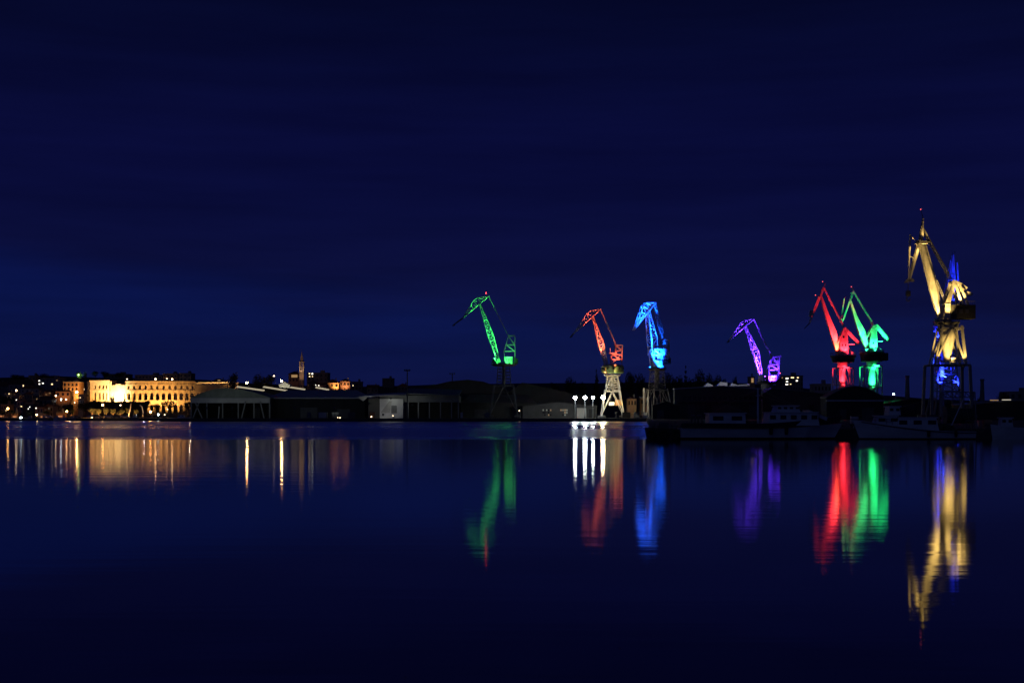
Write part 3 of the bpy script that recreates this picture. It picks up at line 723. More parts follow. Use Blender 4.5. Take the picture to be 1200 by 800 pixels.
# --- big gold crane
c = Crane('harbour_crane', 1110, 488, 420, 0, 'tallest crane, gold lit with a black engine box, in front of the deep blue crane')
jb = MB(); taper_box(c, jb, [(1077.2, 286, 1081.2, 286, 1.0), (1083.4, 313, 1089, 312, 1.1), (1089.5, 338, 1095.8, 336, 1.2), (1095.4, 360, 1099, 358, 1.2), (1098.4, 371.5, 1101, 371, .9)])
jib = jb.build('jib', 'paint', c.root)
mb = MB(); c.beam(mb, (1083.6, 284), (1097, 332), .75, 1.5, .9, 1.6, va=.9); c.beam(mb, (1097, 332), (1102, 356), .9, 1.5, .5, 1, va=.9)
for k in range(6):
    t = k / 5; c.beam(mb, (1082 + 9 * t, 300 + 36 * t), (1088 + 9 * t, 300 + 36 * t), .18, .18)
mb.build('hoist_girder', 'paint', jib)
mb = MB()
for k in range(9):
    t = k / 9; t1 = (k + 1) / 9
    a0 = (1094 + 10.5 * t, 330 + 25 * t); a1 = (1094 + 10.5 * t1, 330 + 25 * t1)
    mb.tube(c.p(a0[0] + 1.2, a0[1], -1.3), c.p(a1[0] + 1.2, a1[1], -1.3), .1, n=4); mb.tube(c.p(a0[0] + 3, a0[1] - 1, -1.3), c.p(a1[0] + 3, a1[1] - 1, -1.3), .1, n=4)
    mb.tube(c.p(a0[0] + 1.2, a0[1], -1.3), c.p(a0[0] + 3, a0[1] - 1, -1.3), .08, n=4); mb.tube(c.p(a0[0] + 3, a0[1] - 1, -1.3), c.p(a1[0] + 1.2, a1[1], -1.3), .07, n=4)
mb.build('access_ladder', 'paint', jib)
mb = MB(); c.poly(mb, [(1073, 285.6), (1085.6, 286.2), (1085.2, 283.2), (1075, 282)], -1.8, 1.8); mb.build('jib_head', 'paint', c.root)
fb = MB()
for v in (-.9, .9):
    c.beam(fb, (1078.8, 283), (1080.4, 268), .85, .5, .5, .4, va=v); c.beam(fb, (1080.4, 268), (1081.6, 256), .45, .4, .25, .25, va=v, vb=v * .5)
    c.beam(fb, (1076.6, 286), (1065.4, 327.5), .8, .45, .45, .4, va=v)
for k in range(8):
    t = k / 7
    fb.tube(c.p(1079 + 2.4 * t, 282 - 25 * t, -.9), c.p(1079 + 2.4 * t, 282 - 25 * t, .9), .12, n=4); fb.tube(c.p(1076.6 - 11 * t, 286 + 40 * t, -.85), c.p(1076.6 - 11 * t, 286 + 40 * t, .85), .12, n=4)
    if k < 7:
        t1 = (k + 1) / 7; fb.tube(c.p(1079 + 2.4 * t, 282 - 25 * t, -.9), c.p(1079 + 2.4 * t1, 282 - 25 * t1, .9), .1, n=4)
for k in range(10):
    t = k / 9; fb.tube(c.p(1066.8 - 1.5 * t, 275 + 36 * t, -.35), c.p(1066.8 - 1.5 * t, 275 + 36 * t, .35), .1, n=4)
for v in (-.35, .35): c.beam(fb, (1066.8, 275), (1065, 312), .3, .22, va=v)
c.beam(fb, (1065, 312), (1064.8, 327), .22, .3); c.beam(fb, (1066.6, 276), (1076.4, 284), .2, .3); c.beam(fb, (1065.6, 300), (1072, 303), .15, .3)
fly = fb.build('fly_jib', 'paint', c.root)
mb = MB(); c.poly(mb, [(1060.3, 331.5), (1070.6, 330), (1070, 327.8), (1066, 325.8), (1062, 328)], -1.0, 1.0); mb.build('tip_sheave', 'grey', fly)
mb = MB(); c.beam(mb, (1081.6, 256), (1079.6, 247), .22, .22, .1, .1); mb.build('mast', 'steel', c.root)
c.light_at((1079, 245.4), 0, .15, 'beacondim')
hook(c, 1064.2, 331.5, 341.5)
mb = MB()
for v in (-.9, .9): c.beam(mb, (1081, 268), (1114, 327), .34, .3, va=v)
for k in range(1, 14):
    t = k / 14; mb.tube(c.p(1081 + 33 * t, 268 + 59 * t, -.9), c.p(1081 + 33 * t, 268 + 59 * t, .9), .07, n=4)
mb.build('stay', 'steel', c.root)
mb = MB()
for v in (-1.9, 1.9):
    c.beam(mb, (1116, 331), (1107.5, 358), .95, .6, 1.4, .7, va=v); c.beam(mb, (1117, 331.5), (1124.5, 358), .6, .5, .7, .5, va=v); c.beam(mb, (1122, 334), (1132.5, 358), .5, .4, .6, .5, va=v)
    c.beam(mb, (1113.5, 330), (1124, 334.5), 1.0, .5, va=v)
mb.tube(c.p(1116, 331, -1.9), c.p(1116, 331, 1.9), .55); mb.tube(c.p(1111, 347, -1.9), c.p(1111, 347, 1.9), .3)
mb.build('a_frame', 'paint', c.root)
mb = MB()
for v in (-1.1, 1.1): c.beam(mb, (1119, 330.5), (1131.5, 338.5), 1.1, .5, .8, .5, va=v); c.beam(mb, (1124, 340.5), (1138.4, 345.2), .55, .4, .7, .5, va=v)
c.beam(mb, (1122, 335), (1126, 341), .8, 2.4); mb.build('counterweight_arm', 'paint', c.root)
mb = MB(); taper_box(c, mb, [(1105.5, 357.5, 1111.2, 357.5, 2.1), (1103.6, 374.5, 1110.8, 374.5, 2.3)]); mb.build('operator_cab', 'paint', c.root)
mb = MB(); c.poly(mb, [(1104.5, 357.4), (1112, 357.4), (1112, 356.4), (1104.5, 356.4)], -2.4, 2.4); mb.build('cab_roof', 'white', c.root)
mb = MB(); c.poly(mb, [(1111.2, 374), (1140, 374), (1140, 357.8), (1111.2, 357.8)], -2.6, 2.6); hs = mb.build('machinery_house', 'dark', c.root)
for x in (1116, 1123, 1130): 
    g = MB(); c.poly(g, [(x - 2, 368), (x + 2, 368), (x + 2, 362.5), (x - 2, 362.5)], -2.66, -2.5); g.build('louvre', 'steel', hs)
mb = MB()
for x0_, x1_ in ((1128, 1139.5),):
    for k in range(6): 
        x = x0_ + (x1_ - x0_) * k / 5; mb.tube(c.p(x, 357.6, -2.5), c.p(x, 353.6, -2.5), .05, n=4)
    mb.tube(c.p(x0_, 353.6, -2.5), c.p(x1_, 353.6, -2.5), .05, n=4)
mb.build('guard_rail', 'paint', c.root)
platform(c, 377, 3.6, 'grey', .7)
a = c.ax()
mb = MB(); mb.lathe((a.x + .2, a.y, 0), [(2.9, zat(386, c.Y)), (3.1, zat(380, c.Y)), (3.0, zat(378.4, c.Y))], 26); mb.build('slewing_ring', 'grey', c.root)
mb = MB(); mb.lathe((a.x, a.y, 0), [(.95, zat(424, c.Y)), (1.1, zat(418, c.Y)), (2.7, zat(386.6, c.Y))], 20); mb.build('column', 'paint', c.root)
mb = MB(); c.poly(mb, [(1111.8, 427), (1117.6, 427), (1117.6, 419.5), (1111.8, 419.5)], -2.4, -.9); mb.build('switch_cabin', 'white', c.root)
mb = MB()
for v in (-2.8, 2.8):
    c.beam(mb, (1101.5, 386), (1092, 427), .42, .42, va=v); c.beam(mb, (1123.5, 382), (1128.5, 427), .75, .5, va=v)
    c.beam(mb, (1112, 382), (1096, 418), .45, .4, va=v); c.beam(mb, (1112.5, 382), (1127, 424), .5, .4, va=v)
    c.beam(mb, (1100, 385), (1126, 385), .5, .4, va=v)
for x, y in ((1101, 386), (1124, 386), (1092, 427), (1128.5, 427)): mb.tube(c.p(x, y, -2.8), c.p(x, y, 2.8), .22)
mb.build('upper_frame', 'paint', c.root)
mb = MB()
for v in (-3.6, 3.6): c.beam(mb, (1088, 428), (1132, 428), .55, .5, va=v)
for x in (1088, 1132): mb.tube(c.p(x, 428, -3.6), c.p(x, 428, 3.6), .3)
for k in range(12):
    x = 1088 + 4 * k; mb.tube(c.p(x, 428, -3.8), c.p(x, 424.2, -3.8), .04, n=4)
mb.tube(c.p(1088, 424.2, -3.8), c.p(1132, 424.2, -3.8), .04, n=4)
mb.build('portal_beam', 'grey', c.root)
for x in (1088, 1132):
    for v in (-3.6, 3.6):
        mb = MB(); c.beam(mb, (x, 428), (x + (-1.5 if x < 1100 else 1.5), 487), .75, .7, .85, .8, va=v, vb=v * 1.25); lg = mb.build('leg', 'grey', c.root)
        q = c.p(x + (-1.5 if x < 1100 else 1.5), 488, v * 1.25); g = MB(); g.box(q.x - 1.6, q.x + 1.6, q.y - .5, q.y + .5, q.z - .3, q.z + .55); g.build('wheel_bogie', 'steel', lg)
G = GOLD
c.gain = .5
c.flood((1096, 376.3), -2.6, (1096, 352), 0, 26000, G, 44); c.flood((1095, 376.3), -2.4, (1089, 325), 0, 60000, G, 28); c.flood((1094.5, 376.3), -2.2, (1080, 292), 0, 120000, G, 18); c.flood((1102, 376.3), -3.6, (1079, 272), 0, 70000, G, 14)
c.flood((1076, 282.2), -2.8, (1067, 318), -.3, 9000, G, 46); c.flood((1084.6, 282.6), -2.6, (1081, 262), 0, 2500, G, 60); c.flood((1072, 286), -2.6, (1065.5, 296), 0, 2500, G, 50)
c.flood((1108, 376.3), -4.6, (1109, 345), -1.9, 22000, G, 56); c.flood((1120, 356.8), -4.2, (1124, 338), -1.5, 16000, G, 70)
c.flood((1112, 428), -6.0, (1110, 404), 0, 16000, G, 56); c.flood((1104, 428), -6.0, (1098, 404), -2, 7000, G, 56); c.flood((1122, 428), -6.0, (1125, 404), -2, 9000, G, 56)

# --- deep blue crane behind the gold one
Crane.gain = .75
c = Crane('harbour_crane', 1107, 488, 520, 0, 'deep blue lit crane mostly hidden by the tallest gold crane')
mb = MB()
for v in (-1.0, 1.0):
    c.beam(mb, (1116.2, 299), (1105, 356), .28, .3, .55, .5, va=v, vb=v * 1.3); c.beam(mb, (1121.3, 307.5), (1123.2, 345), .42, .35, va=v * .5)
    c.beam(mb, (1116.4, 299), (1119.3, 340), .26, .3, va=v)
for k in range(4): mb.tube(c.p(1115 - 2.2 * k, 306 + 12 * k, -1.05 - .07 * k), c.p(1115 - 2.2 * k, 306 + 12 * k, 1.05 + .07 * k), .09, n=4)
mb.tube(c.p(1119, 336, 0), c.p(1122.8, 336, 0), .14)
mb.build('a_frame', 'paint', c.root)
mb = MB(); c.poly(mb, [(1116, 306), (1117.6, 316), (1118.6, 328), (1113.6, 328), (1114.8, 316)], -.5, .5); mb.build('tower_plate', 'paint', c.root)
lm = MB(); c.lattice(lm, [(1113.4 - .4 * k, 328 + 6 * k, 1118.6 - .2 * k, 328 + 6 * k, 1.0) for k in range(5)], .24, .15); lm.build('lattice_mast', 'paint', c.root)
mb = MB(); c.beam(mb, (1116.3, 300), (1115.8, 294), .18, .18, .1, .1); c.beam(mb, (1116.3, 298), (1119.5, 294.5), .14, .14); mb.build('mast', 'steel', c.root)
jb = MB(); taper_box(c, jb, [(1110, 318, 1112.4, 318, .6), (1104.2, 350, 1107, 350, 1), (1099, 374, 1101.5, 374, 1)]); jb.build('jib', 'paint', c.root)
mb = MB(); c.poly(mb, [(1099, 380), (1112, 380), (1112, 366), (1101, 366)], -2, 2); mb.build('machinery_house', 'paint', c.root)
mb = MB()
for v in (-1.6, 1.6):
    for a0, b0, a1, b1 in ((1097, 373, 1099, 396), (1104, 373, 1103, 396), (1097, 384, 1103.5, 384), (1095.5, 388, 1104, 388), (1097, 373, 1103.5, 384), (1096, 395, 1104, 395)): c.beam(mb, (a0, b0), (a1, b1), .5, .4, va=v)
mb.build('cab_gallery', 'paint', c.root)
platform(c, 381.5, 4.2)
mb = MB(); a = c.ax()
mb.lathe((a.x - 1, a.y, 0), [(.9, zat(488, c.Y)), (.8, zat(430, c.Y)), (1.1, zat(384, c.Y))], 18); mb.build('column', 'paint', c.root)
lm = MB(); pr = None
for k in range(8):
    t = k / 7; hw = 2.6 + 1.6 * t; z = zat(398 + 70 * t, c.Y)
    r = [V((a.x + i * hw, a.y + j * hw, z)) for i, j in ((-1, -1), (1, -1), (1, 1), (-1, 1))]
    for i in range(4): lm.tube(r[i], r[(i + 1) % 4], .14, n=4)
    if pr:
        for i in range(4): lm.tube(pr[i], r[i], .26, n=5); lm.tube(pr[i], r[(i + 1) % 4], .14, n=4)
    pr = r
lm.build('tower', 'paint', c.root)
for i, q in enumerate(pr):
    mb = MB(); mb.bar(q, (q.x + (q.x - a.x) * .3, q.y + (q.y - a.y) * .3, c.zb), .6, .6); mb.build('leg', 'grey', c.root)
G = DEEPBLUE
c.flood((1108, 381), -4.8, (1117, 320), 0, 110000, G, 34); c.flood((1112, 381), -4.6, (1122, 322), 0, 90000, G, 30); c.flood((1104, 381), -4.8, (1106, 352), 0, 40000, G, 40); c.flood((1096.5, 397), -4.5, (1100, 384), 0, 20000, G, 80)
c.flood((1096, 452), -6, (1103, 432), 0, 42000, G, 52); c.flood((1118, 456), -6, (1115, 436), 0, 34000, G, 40); c.flood((1103, 447), -5.5, (1103.5, 436), -1, 20000, (.05, .12, 1), 40)
# ---------------------------------------------------------------- trees
def leaf_cloud(mb, blobs, n, size, rnd):
    """n small leaf clumps scattered through ellipsoids (cx, cy, cz, rx, ry, rz)"""
    vol = [b[3] * b[4] * b[5] for b in blobs]; tot = sum(vol)
    for b, v in zip(blobs, vol):
        for _ in range(max(6, int(n * v / tot))):
            while True:
                d = V((rnd.uniform(-1, 1), rnd.uniform(-1, 1), rnd.uniform(-1, 1)))
                if .25 < d.length < 1: break
            c = V((b[0] + d.x * b[3], b[1] + d.y * b[4], b[2] + d.z * b[5]))
            a = V((rnd.uniform(-1, 1), rnd.uniform(-1, 1), rnd.uniform(-1, 1))).normalized()
            t = a.cross(V((rnd.uniform(-1, 1), rnd.uniform(-1, 1), rnd.uniform(-1, 1)))).normalized(); s = size * rnd.uniform(.6, 1.4)
            mb.add([c + a * s, c + t * s * .8, c - a * s * .7, c - t * s * .6], [(0, 1, 2, 3)])
def make_tree(kind, name, label, seed, h, w):
    """one unit tree of height h and width w at the origin, crown and trunk"""
    rnd = random.Random(seed)
    r = thing(name, (0, 0, 0), label, 'tree')
    tk = MB(); tk.tube((0, 0, -1.5), (0, 0, h * .45), .035 * h, .022 * h, n=8)
    blobs = []
    if kind == 'round':
        for k in range(9):
            t = rnd.uniform(0, 6.28); rr = rnd.uniform(.1, .32) * w; z = h * rnd.uniform(.45, .85); q = (rr * math.cos(t), rr * math.sin(t), z)
            s = w * rnd.uniform(.16, .26); blobs.append((*q, s, s, s * .75)); tk.tube((0, 0, h * .35), q, .014 * h, .005 * h, n=5)
        blobs.append((0, 0, h * .68, w * .3, w * .3, h * .26)); n = 900
    elif kind == 'pine':
        for k in range(8):
            t = rnd.uniform(0, 6.28); rr = rnd.uniform(.1, .36) * w; z = h * rnd.uniform(.6, .92); q = (rr * math.cos(t), rr * math.sin(t), z)
            s = w * rnd.uniform(.16, .24); blobs.append((*q, s, s, s * .45)); tk.tube((0, 0, h * .45), q, .013 * h, .005 * h, n=5)
        n = 700
    elif kind == 'cypress':
        for k in range(10):
            t = k / 9; s = w * .5 * (math.sin(math.pi * (.18 + .8 * t)) ** .7); blobs.append((rnd.uniform(-.05, .05) * w, rnd.uniform(-.05, .05) * w, h * (.1 + .86 * t), s, s, h * .07))
        tk.tube((0, 0, h * .4), (0, 0, h * .9), .02 * h, .006 * h, n=6); n = 700
    else:   # conifer with stepped tiers
        for k in range(9):
            t = k / 8
            for j in range(5):
                a = rnd.uniform(0, 6.28); rr = w * .34 * (1 - t) * rnd.uniform(.5, 1.1); s = w * (.16 * (1 - t) + .05); q = (rr * math.cos(a), rr * math.sin(a), h * (.18 + .78 * t))
                blobs.append((*q, s, s, s * .5))
                if j < 2: tk.tube((0, 0, h * (.14 + .78 * t)), q, .008 * h, .004 * h, n=4)
        tk.tube((0, 0, h * .4), (0, 0, h * .95), .02 * h, .005 * h, n=6); n = 900
    cm = MB(); leaf_cloud(cm, blobs, n, h * .03, rnd)
    tk.build('trunk', 'bark', r); cm.build('crown', 'leaf', r)
    return r
TREES = {}
for k, (kind, name, lab, seed, h, w_) in enumerate([('round', 'broadleaf_tree', 'x', 1, 10, 9), ('round', 'broadleaf_tree', 'x', 2, 10, 11), ('pine', 'pine_tree', 'x', 3, 10, 10), ('cypress', 'cypress_tree', 'x', 4, 10, 2.6), ('conifer', 'conifer_tree', 'x', 5, 10, 7)]):
    TREES[('A', 'B', 'P', 'C', 'F')[k]] = make_tree(kind, name, lab, seed, h, w_)
used_tree = set()
def tree(kind, px, ytop, Y, wpx, label, group=None):
    X = xat(px, Y); zb = ground_z(X, Y) if Y > 740 else 1.37; H = max(2.0, zat(ytop, Y) - zb)
    base = TREES[kind]; w0 = {'A': 9, 'B': 11, 'P': 10, 'C': 2.6, 'F': 7}[kind]
    s = (wpx * Y / F / w0, wpx * Y / F / w0, H / 10)
    if kind not in used_tree:
        used_tree.add(kind); r = base; r.location = (X, Y, zb); r.scale = s; r['label'] = label
        if group: r['group'] = group
    else: r = dup(base, (X, Y, zb), label, group, 0, s)
    r.rotation_euler = (0, 0, random.uniform(0, 6.28))
    return r

# ---------------------------------------------------------------- houses
def house(x0, x1, yt, Y, depth, wall, label, roof='flat', roofm='tile', rows=2, cols=4, lit=(), name='town_house', cat='house', group=None, rise=0.28, wm='glass', chim=True, yb=None):
    """a block with roof, windows in frames and lit panes; lit = list of (px, py, w_px, h_px, material)"""
    X0, X1 = xat(x0, Y), xat(x1, Y); cx = (X0 + X1) / 2
    zb = (ground_z(cx, Y) if Y > 740 else 1.37); zt = zat(yt, Y); W_ = X1 - X0
    r = thing(name, (cx, Y, zb), label, cat, group)
    hz = zt
    if roof in ('gable', 'hip', 'gable_front'): hz = zt - min(W_, depth) * rise
    hz = max(hz, zb + 2.5)
    mb = MB(); mb.box(X0, X1, Y, Y + depth, zb - 3, hz); mb.build('wall', wall, r)
    rm = MB(); e = .5
    if roof == 'flat':
        rm.box(X0 - .25, X1 + .25, Y - .25, Y + depth + .25, hz + .003, hz + .45); rm.box(X0 + W_ * .6, X0 + W_ * .78, Y + depth * .4, Y + depth * .7, hz + .453, hz + 2.4)
    elif roof == 'gable':
        rm.prism([V((X0 - e, Y - e, hz + .003)), V((X0 - e, Y + depth + e, hz + .003)), V((X0 - e, Y + depth / 2, zt))], (W_ + 2 * e, 0, 0))
    elif roof == 'gable_front':
        rm.prism([V((X0 - e, Y - e, hz + .003)), V((X1 + e, Y - e, hz + .003)), V((cx, Y - e, zt))], (0, depth + 2 * e, 0))
    else:
        i = min(W_, depth) / 2
        rm.add([(X0 - e, Y - e, hz + .003), (X1 + e, Y - e, hz + .003), (X1 + e, Y + depth + e, hz + .003), (X0 - e, Y + depth + e, hz + .003), (X0 + i * .9, Y + depth / 2, zt), (X1 - i * .9, Y + depth / 2, zt)],
               [(0, 1, 5, 4), (1, 2, 5), (2, 3, 4, 5), (3, 0, 4), (3, 2, 1, 0)])
    ro = rm.build('roof', roofm if roof != 'flat' else 'concrete', r)
    if chim and roof != 'flat':
        ch = MB(); ch.box(cx + W_ * .2, cx + W_ * .2 + .8, Y + depth * .45, Y + depth * .45 + .8, hz, zt + .9); ch.build('chimney', 'concrete', ro)
    vis = max(zb + .5, zat(min(yb or 492, 492), Y))
    ww = min(1.5, W_ / (cols * 2.2)) if cols else 1
    for i in range(rows):
        for j in range(cols):
            zc = hz - 1.8 - i * 3.1; xc = X0 + W_ * (j + .5) / cols
            if zc < vis + .8: continue
            if any(abs(xat(l[0], Y) - xc) < ww + l[2] * Y / F / 2 and abs(zat(l[1], Y) - zc) < 1.2 + l[3] * Y / F / 2 for l in lit): continue
            g = MB(); g.box(xc - ww / 2, xc + ww / 2, Y - .07, Y - .01, zc - .85, zc + .85)
            g.box(xc - ww / 2 - .15, xc + ww / 2 + .15, Y - .16, Y - .01, zc - 1.02, zc - .87); g.build('window', wm, r)
    for px, py, w2, h2, mm in lit:
        g = MB(); a = w2 * Y / F / 2; b_ = h2 * Y / F / 2; xc, zc = xat(px, Y), zat(py, Y)
        g.box(xc - a, xc + a, Y - .09, Y - .01, zc - b_, zc + b_); g.build('window', mm, r, 'lit window')
    return r
def wall_lamp(px, py, Y, r, m, label, group=None, name='street_lamp', zb=None, arm=1.0):
    """lamp on a column, with base, arm and glowing head"""
    p = at(px, py, Y); z0 = zb if zb is not None else (ground_z(p.x, Y) if Y > 740 else 1.37)
    t = thing(name, (p.x, Y, z0), label, 'street lamp', group)
    mb = MB(); mb.tube((p.x + arm, Y + .25, z0 - 1), (p.x + arm, Y + .25, p.z + r + .35), .11, .07, n=8); mb.tube((p.x + arm, Y + .25, z0), (p.x + arm, Y + .25, z0 + .9), .2, n=8)
    mb.build('post', 'steel', t)
    mb = MB(); mb.tube((p.x + arm, Y + .25, p.z + r + .35), (p.x - r * .6, Y, p.z + r + .3), .07, n=6); mb.lathe((p.x, Y, p.z + r * .75), [(r * .9, 0), (r * .7, r * .35), (.1, r * .55)], 12); mb.build('lamp_hood', 'steel', t)
    MB().ball((p.x, Y, p.z), r).build('lamp_head', m, t, smooth=True)
    return t

# ---------------------------------------------------------------- amphitheatre
AY, AXC, AA, AB = 1050, xat(191, 1050), 55.0, 42.0
def ell(s, r_off=0.0):
    """point on the ellipse at angle s (0 = nearest point, towards camera), offset outwards"""
    n = V((math.sin(s) / AA, -math.cos(s) / AB, 0)).normalized()
    return V((AXC + AA * math.sin(s), AY - AB * math.cos(s), 0)) + n * r_off
am = thing('amphitheatre', (AXC, AY - AB, ground_z(AXC, AY - AB)), 'long floodlit golden stone amphitheatre with two tiers of arches and square openings', 'amphitheatre')
ZA = {k: zat(v, 1008) for k, v in dict(base=487, t1=472.6, t2=457.2, t3=447.6, sq0=455.6, sq1=451.9, ar0=468.6, ar1=460.2, lo0=484, lo1=473.8, cut=450.6, ruin=450.2).items()}
def bay(mb, s0, s1, zs, th=2.2, oc=.5):
    """one bay from angle s0 to s1; zs = list of (z_low, z_high, open_low, open_high, arched, open_fraction)"""
    def hexa(f0, f1, z0a, z0b, z1a, z1b):
        a, b_ = s0 + (s1 - s0) * f0, s0 + (s1 - s0) * f1
        o0, o1, i0, i1 = ell(a), ell(b_), ell(a, -th), ell(b_, -th)
        mb.hexa([(o0.x, o0.y, z0a), (o1.x, o1.y, z0b), (i1.x, i1.y, z0b), (i0.x, i0.y, z0a)], [(o0.x, o0.y, z1a), (o1.x, o1.y, z1b), (i1.x, i1.y, z1b), (i0.x, i0.y, z1a)])
    for z0, z1, ol, oh, arched, fr in zs:
        if fr <= 0: hexa(0, 1, z0, z0, z1, z1); continue
        l, r = oc - fr / 2, oc + fr / 2
        hexa(0, l, z0, z0, z1, z1); hexa(r, 1, z0, z0, z1, z1)
        if ol > z0 + .05: hexa(l, r, z0, z0, ol, ol)
        n = 6 if arched else 1
        wid = (ell(s1) - ell(s0)).length * fr / 2
        for k in range(n):
            f0, f1 = k / n, (k + 1) / n
            if arched:
                rise = min(wid, (oh - ol) * .5)
                h0 = oh - rise + rise * math.sqrt(max(0, 1 - (2 * f0 - 1) ** 2)); h1 = oh - rise + rise * math.sqrt(max(0, 1 - (2 * f1 - 1) ** 2))
            else: h0 = h1 = oh
            hexa(l + (r - l) * f0, l + (r - l) * f1, h0, h1, z1, z1)
NB = 82
wl = MB(); cn = MB(); low = MB(); bands = [MB(), MB(), MB()]; pil = MB()
rndA = random.Random(4)
for k in range(NB):
    s0 = -math.pi + 2 * math.pi * k / NB; s1 = -math.pi + 2 * math.pi * (k + 1) / NB
    pm = ell((s0 + s1) / 2); px = 600 + pm.x / pm.y * F
    front = pm.y < AY
    T1 = (ZA['base'] - 2, ZA['t1'], ZA['lo0'], ZA['lo1'], True, .66); T2 = (ZA['t1'], ZA['t2'], ZA['ar0'], ZA['ar1'], True, .62); T3 = (ZA['t2'], ZA['t3'], ZA['sq0'], ZA['sq1'], False, .4)
    if front and 128 < px < 145.5:
        bay(wl, s0, s1, [T1, (ZA['t1'], ZA['cut'] + rndA.uniform(-.5, .3) + (.9 if 133 < px < 140 else 0), ZA['ar0'], ZA['ar1'], True, .42 if px < 134 else 0)])
    elif px > 229 and front:
        zt = ZA['ruin'] + (px - 230) * .03 + rndA.uniform(-.5, .5)
        bay(wl, s0, s1, [T1, T2, (ZA['t2'], zt, ZA['sq0'], ZA['sq1'], False, 0)])
    else:
        bay(wl, s0, s1, [T1, T2, T3])
        for z, hgt, o in ((ZA['t3'], .75, .55), (ZA['t3'] - 1.5, .3, .3), (ZA['t2'] - .2, .5, .4)):
            o0, o1, i0, i1 = ell(s0, o), ell(s1, o), ell(s0, .003), ell(s1, .003)
            if z == ZA['t3']: i0, i1 = ell(s0, -2.2), ell(s1, -2.2); z += .003
            bands[(.75, .3, .5).index(hgt)].hexa([(o0.x, o0.y, z), (o1.x, o1.y, z), (i1.x, i1.y, z), (i0.x, i0.y, z)], [(o0.x, o0.y, z + hgt), (o1.x, o1.y, z + hgt), (i1.x, i1.y, z + hgt), (i0.x, i0.y, z + hgt)])
        for f in (.0,):     # slender pilaster strips between the bays
            a, b_ = s0 - (s1 - s0) * .07, s0 + (s1 - s0) * .07
            o0, o1, i0, i1 = ell(a, .35), ell(b_, .35), ell(a, .004), ell(b_, .004)
            wl.hexa([(o0.x, o0.y, ZA['base']), (o1.x, o1.y, ZA['base']), (i1.x, i1.y, ZA['base']), (i0.x, i0.y, ZA['base'])], [(o0.x, o0.y, ZA['t2'] - .25), (o1.x, o1.y, ZA['t2'] - .25), (i1.x, i1.y, ZA['t2'] - .25), (i0.x, i0.y, ZA['t2'] - .25)])
wl.build('arcade_wall', 'stone', am); bands[0].build('cornice', 'stone', am); bands[1].build('string_course', 'stone', am); bands[2].build('string_course', 'stone', am)
# the projecting stair tower
ty = 1011; tx0, tx1 = xat(105.6, ty), xat(126.6, ty)
tw = MB()
def tpier(a, b_, z0, z1, y0=ty, y1=ty + 1.6): tw.box(a, b_, y0, y1, z0, z1)
wins = [(111.5, 2.0), (116.8, 2.2), (121, 2.2), (125 - .2, 2.0)]
zs = [zat(y, ty) for y in (490, 468.5, 460.2, 455.3, 451.6, 446.6)]
xe = [tx0] + [q for cxp, wp in wins for q in (xat(cxp - wp / 2, ty), xat(cxp + wp / 2, ty))] + [tx1]
tpier(tx0, tx1, zs[0], zs[1]); tpier(tx0, tx1, zs[2], zs[3]); tpier(tx0, tx1, zs[4], zs[5])
for a, b_ in zip(xe[::2], xe[1::2]): tpier(a, b_, zs[1], zs[2]); tpier(a, b_, zs[3], zs[4])
tw.box(tx0, tx0 + 1.6, ty + 1.6, ty + 20, zs[0], zs[5]); tw.box(tx1 - 1.6, tx1, ty + 1.6, ty + 20, zs[0], zs[5]); tw.box(tx0 + 1.6, tx1 - 1.6, ty + 1.8, ty + 19.9, zs[4] + .5, zs[4] + 1.1)
st_ = tw.build('stair_tower', 'stone', am)
tc_ = MB(); tc_.box(tx0 - .5, tx1 + .5, ty - .5, ty + 20, zs[5] + .003, zs[5] + .7); tc_.build('cornice', 'stone', st_); tc_ = MB(); tc_.box(tx0 - .3, tx1 + .3, ty - .3, ty - .003, zs[3] - 1.2, zs[3] - .8); tc_.build('string_course', 'stone', st_)
AMB = (1, .45, .1)
def ground_flood(p, target, power, col, ang, label, group=None):
    t = thing('floodlight', tuple(p), label, 'floodlight', group)
    h = flood_fixture(t, p, target, power, col, ang, .5, .9); h.name = 'housing'
    mb = MB(); mb.tube(V(p) - V((0, 0, 6)), V(p) - V((0, 0, .9)), .09); mb.build('post', 'steel', t)
    return t

def aflood(px, Yf, z, tx, ty_, tz, power, ang=110, col=AMB):
    return ground_flood(V((xat(px, Yf), Yf, z)), V((tx, ty_, tz)), power, col, ang, 'shaded floodlight aimed up at the amphitheatre wall', 'floodlights at the amphitheatre')
ZG = zat(484, 1000)
for px, pw in ((152, 1), (163, 1), (174, 1), (185, 1.1), (196, 1.1), (207, 1.1), (218, 1.1), (228, 1.3)):
    s = math.asin(max(-1, min(1, (xat(px, 1012) - AXC) / AA))); q = ell(s)
    aflood(px, q.y - 11, ZG, q.x, q.y, zat(458, 1008), ARENA_W * pw)
tr = thing('terrace_wall', (xat(132, 984), 984, 1.5), 'dark stone terrace wall at the foot of the amphitheatre behind the trees', 'wall')
mb = MB(); mb.box(xat(97, 984), xat(171, 984), 984, 986, 0, zat(471, 984)); mb.build('masonry', 'quaystone', tr)
mb = MB(); mb.box(xat(97, 984) - .2, xat(171, 984) + .2, 983.7, 986.3, zat(471, 984) + .003, zat(470.6, 984)); mb.build('coping', 'hallwall', tr)
for px, pw, cl in ((134.5, 2.6, (1, .68, .3)), (140.5, 2.8, (1, .68, .3))):
    s = math.asin((xat(px, 1012) - AXC) / AA); q = ell(s); aflood(px, q.y - 8, zat(474, 1010), q.x, q.y, zat(460, 1010), ARENA_W * pw, 120, cl)
for px in (109, 117, 124): aflood(px, ty - 11, zat(477, 1000), xat(px, ty), ty, zat(458, ty), ARENA_W * .62)
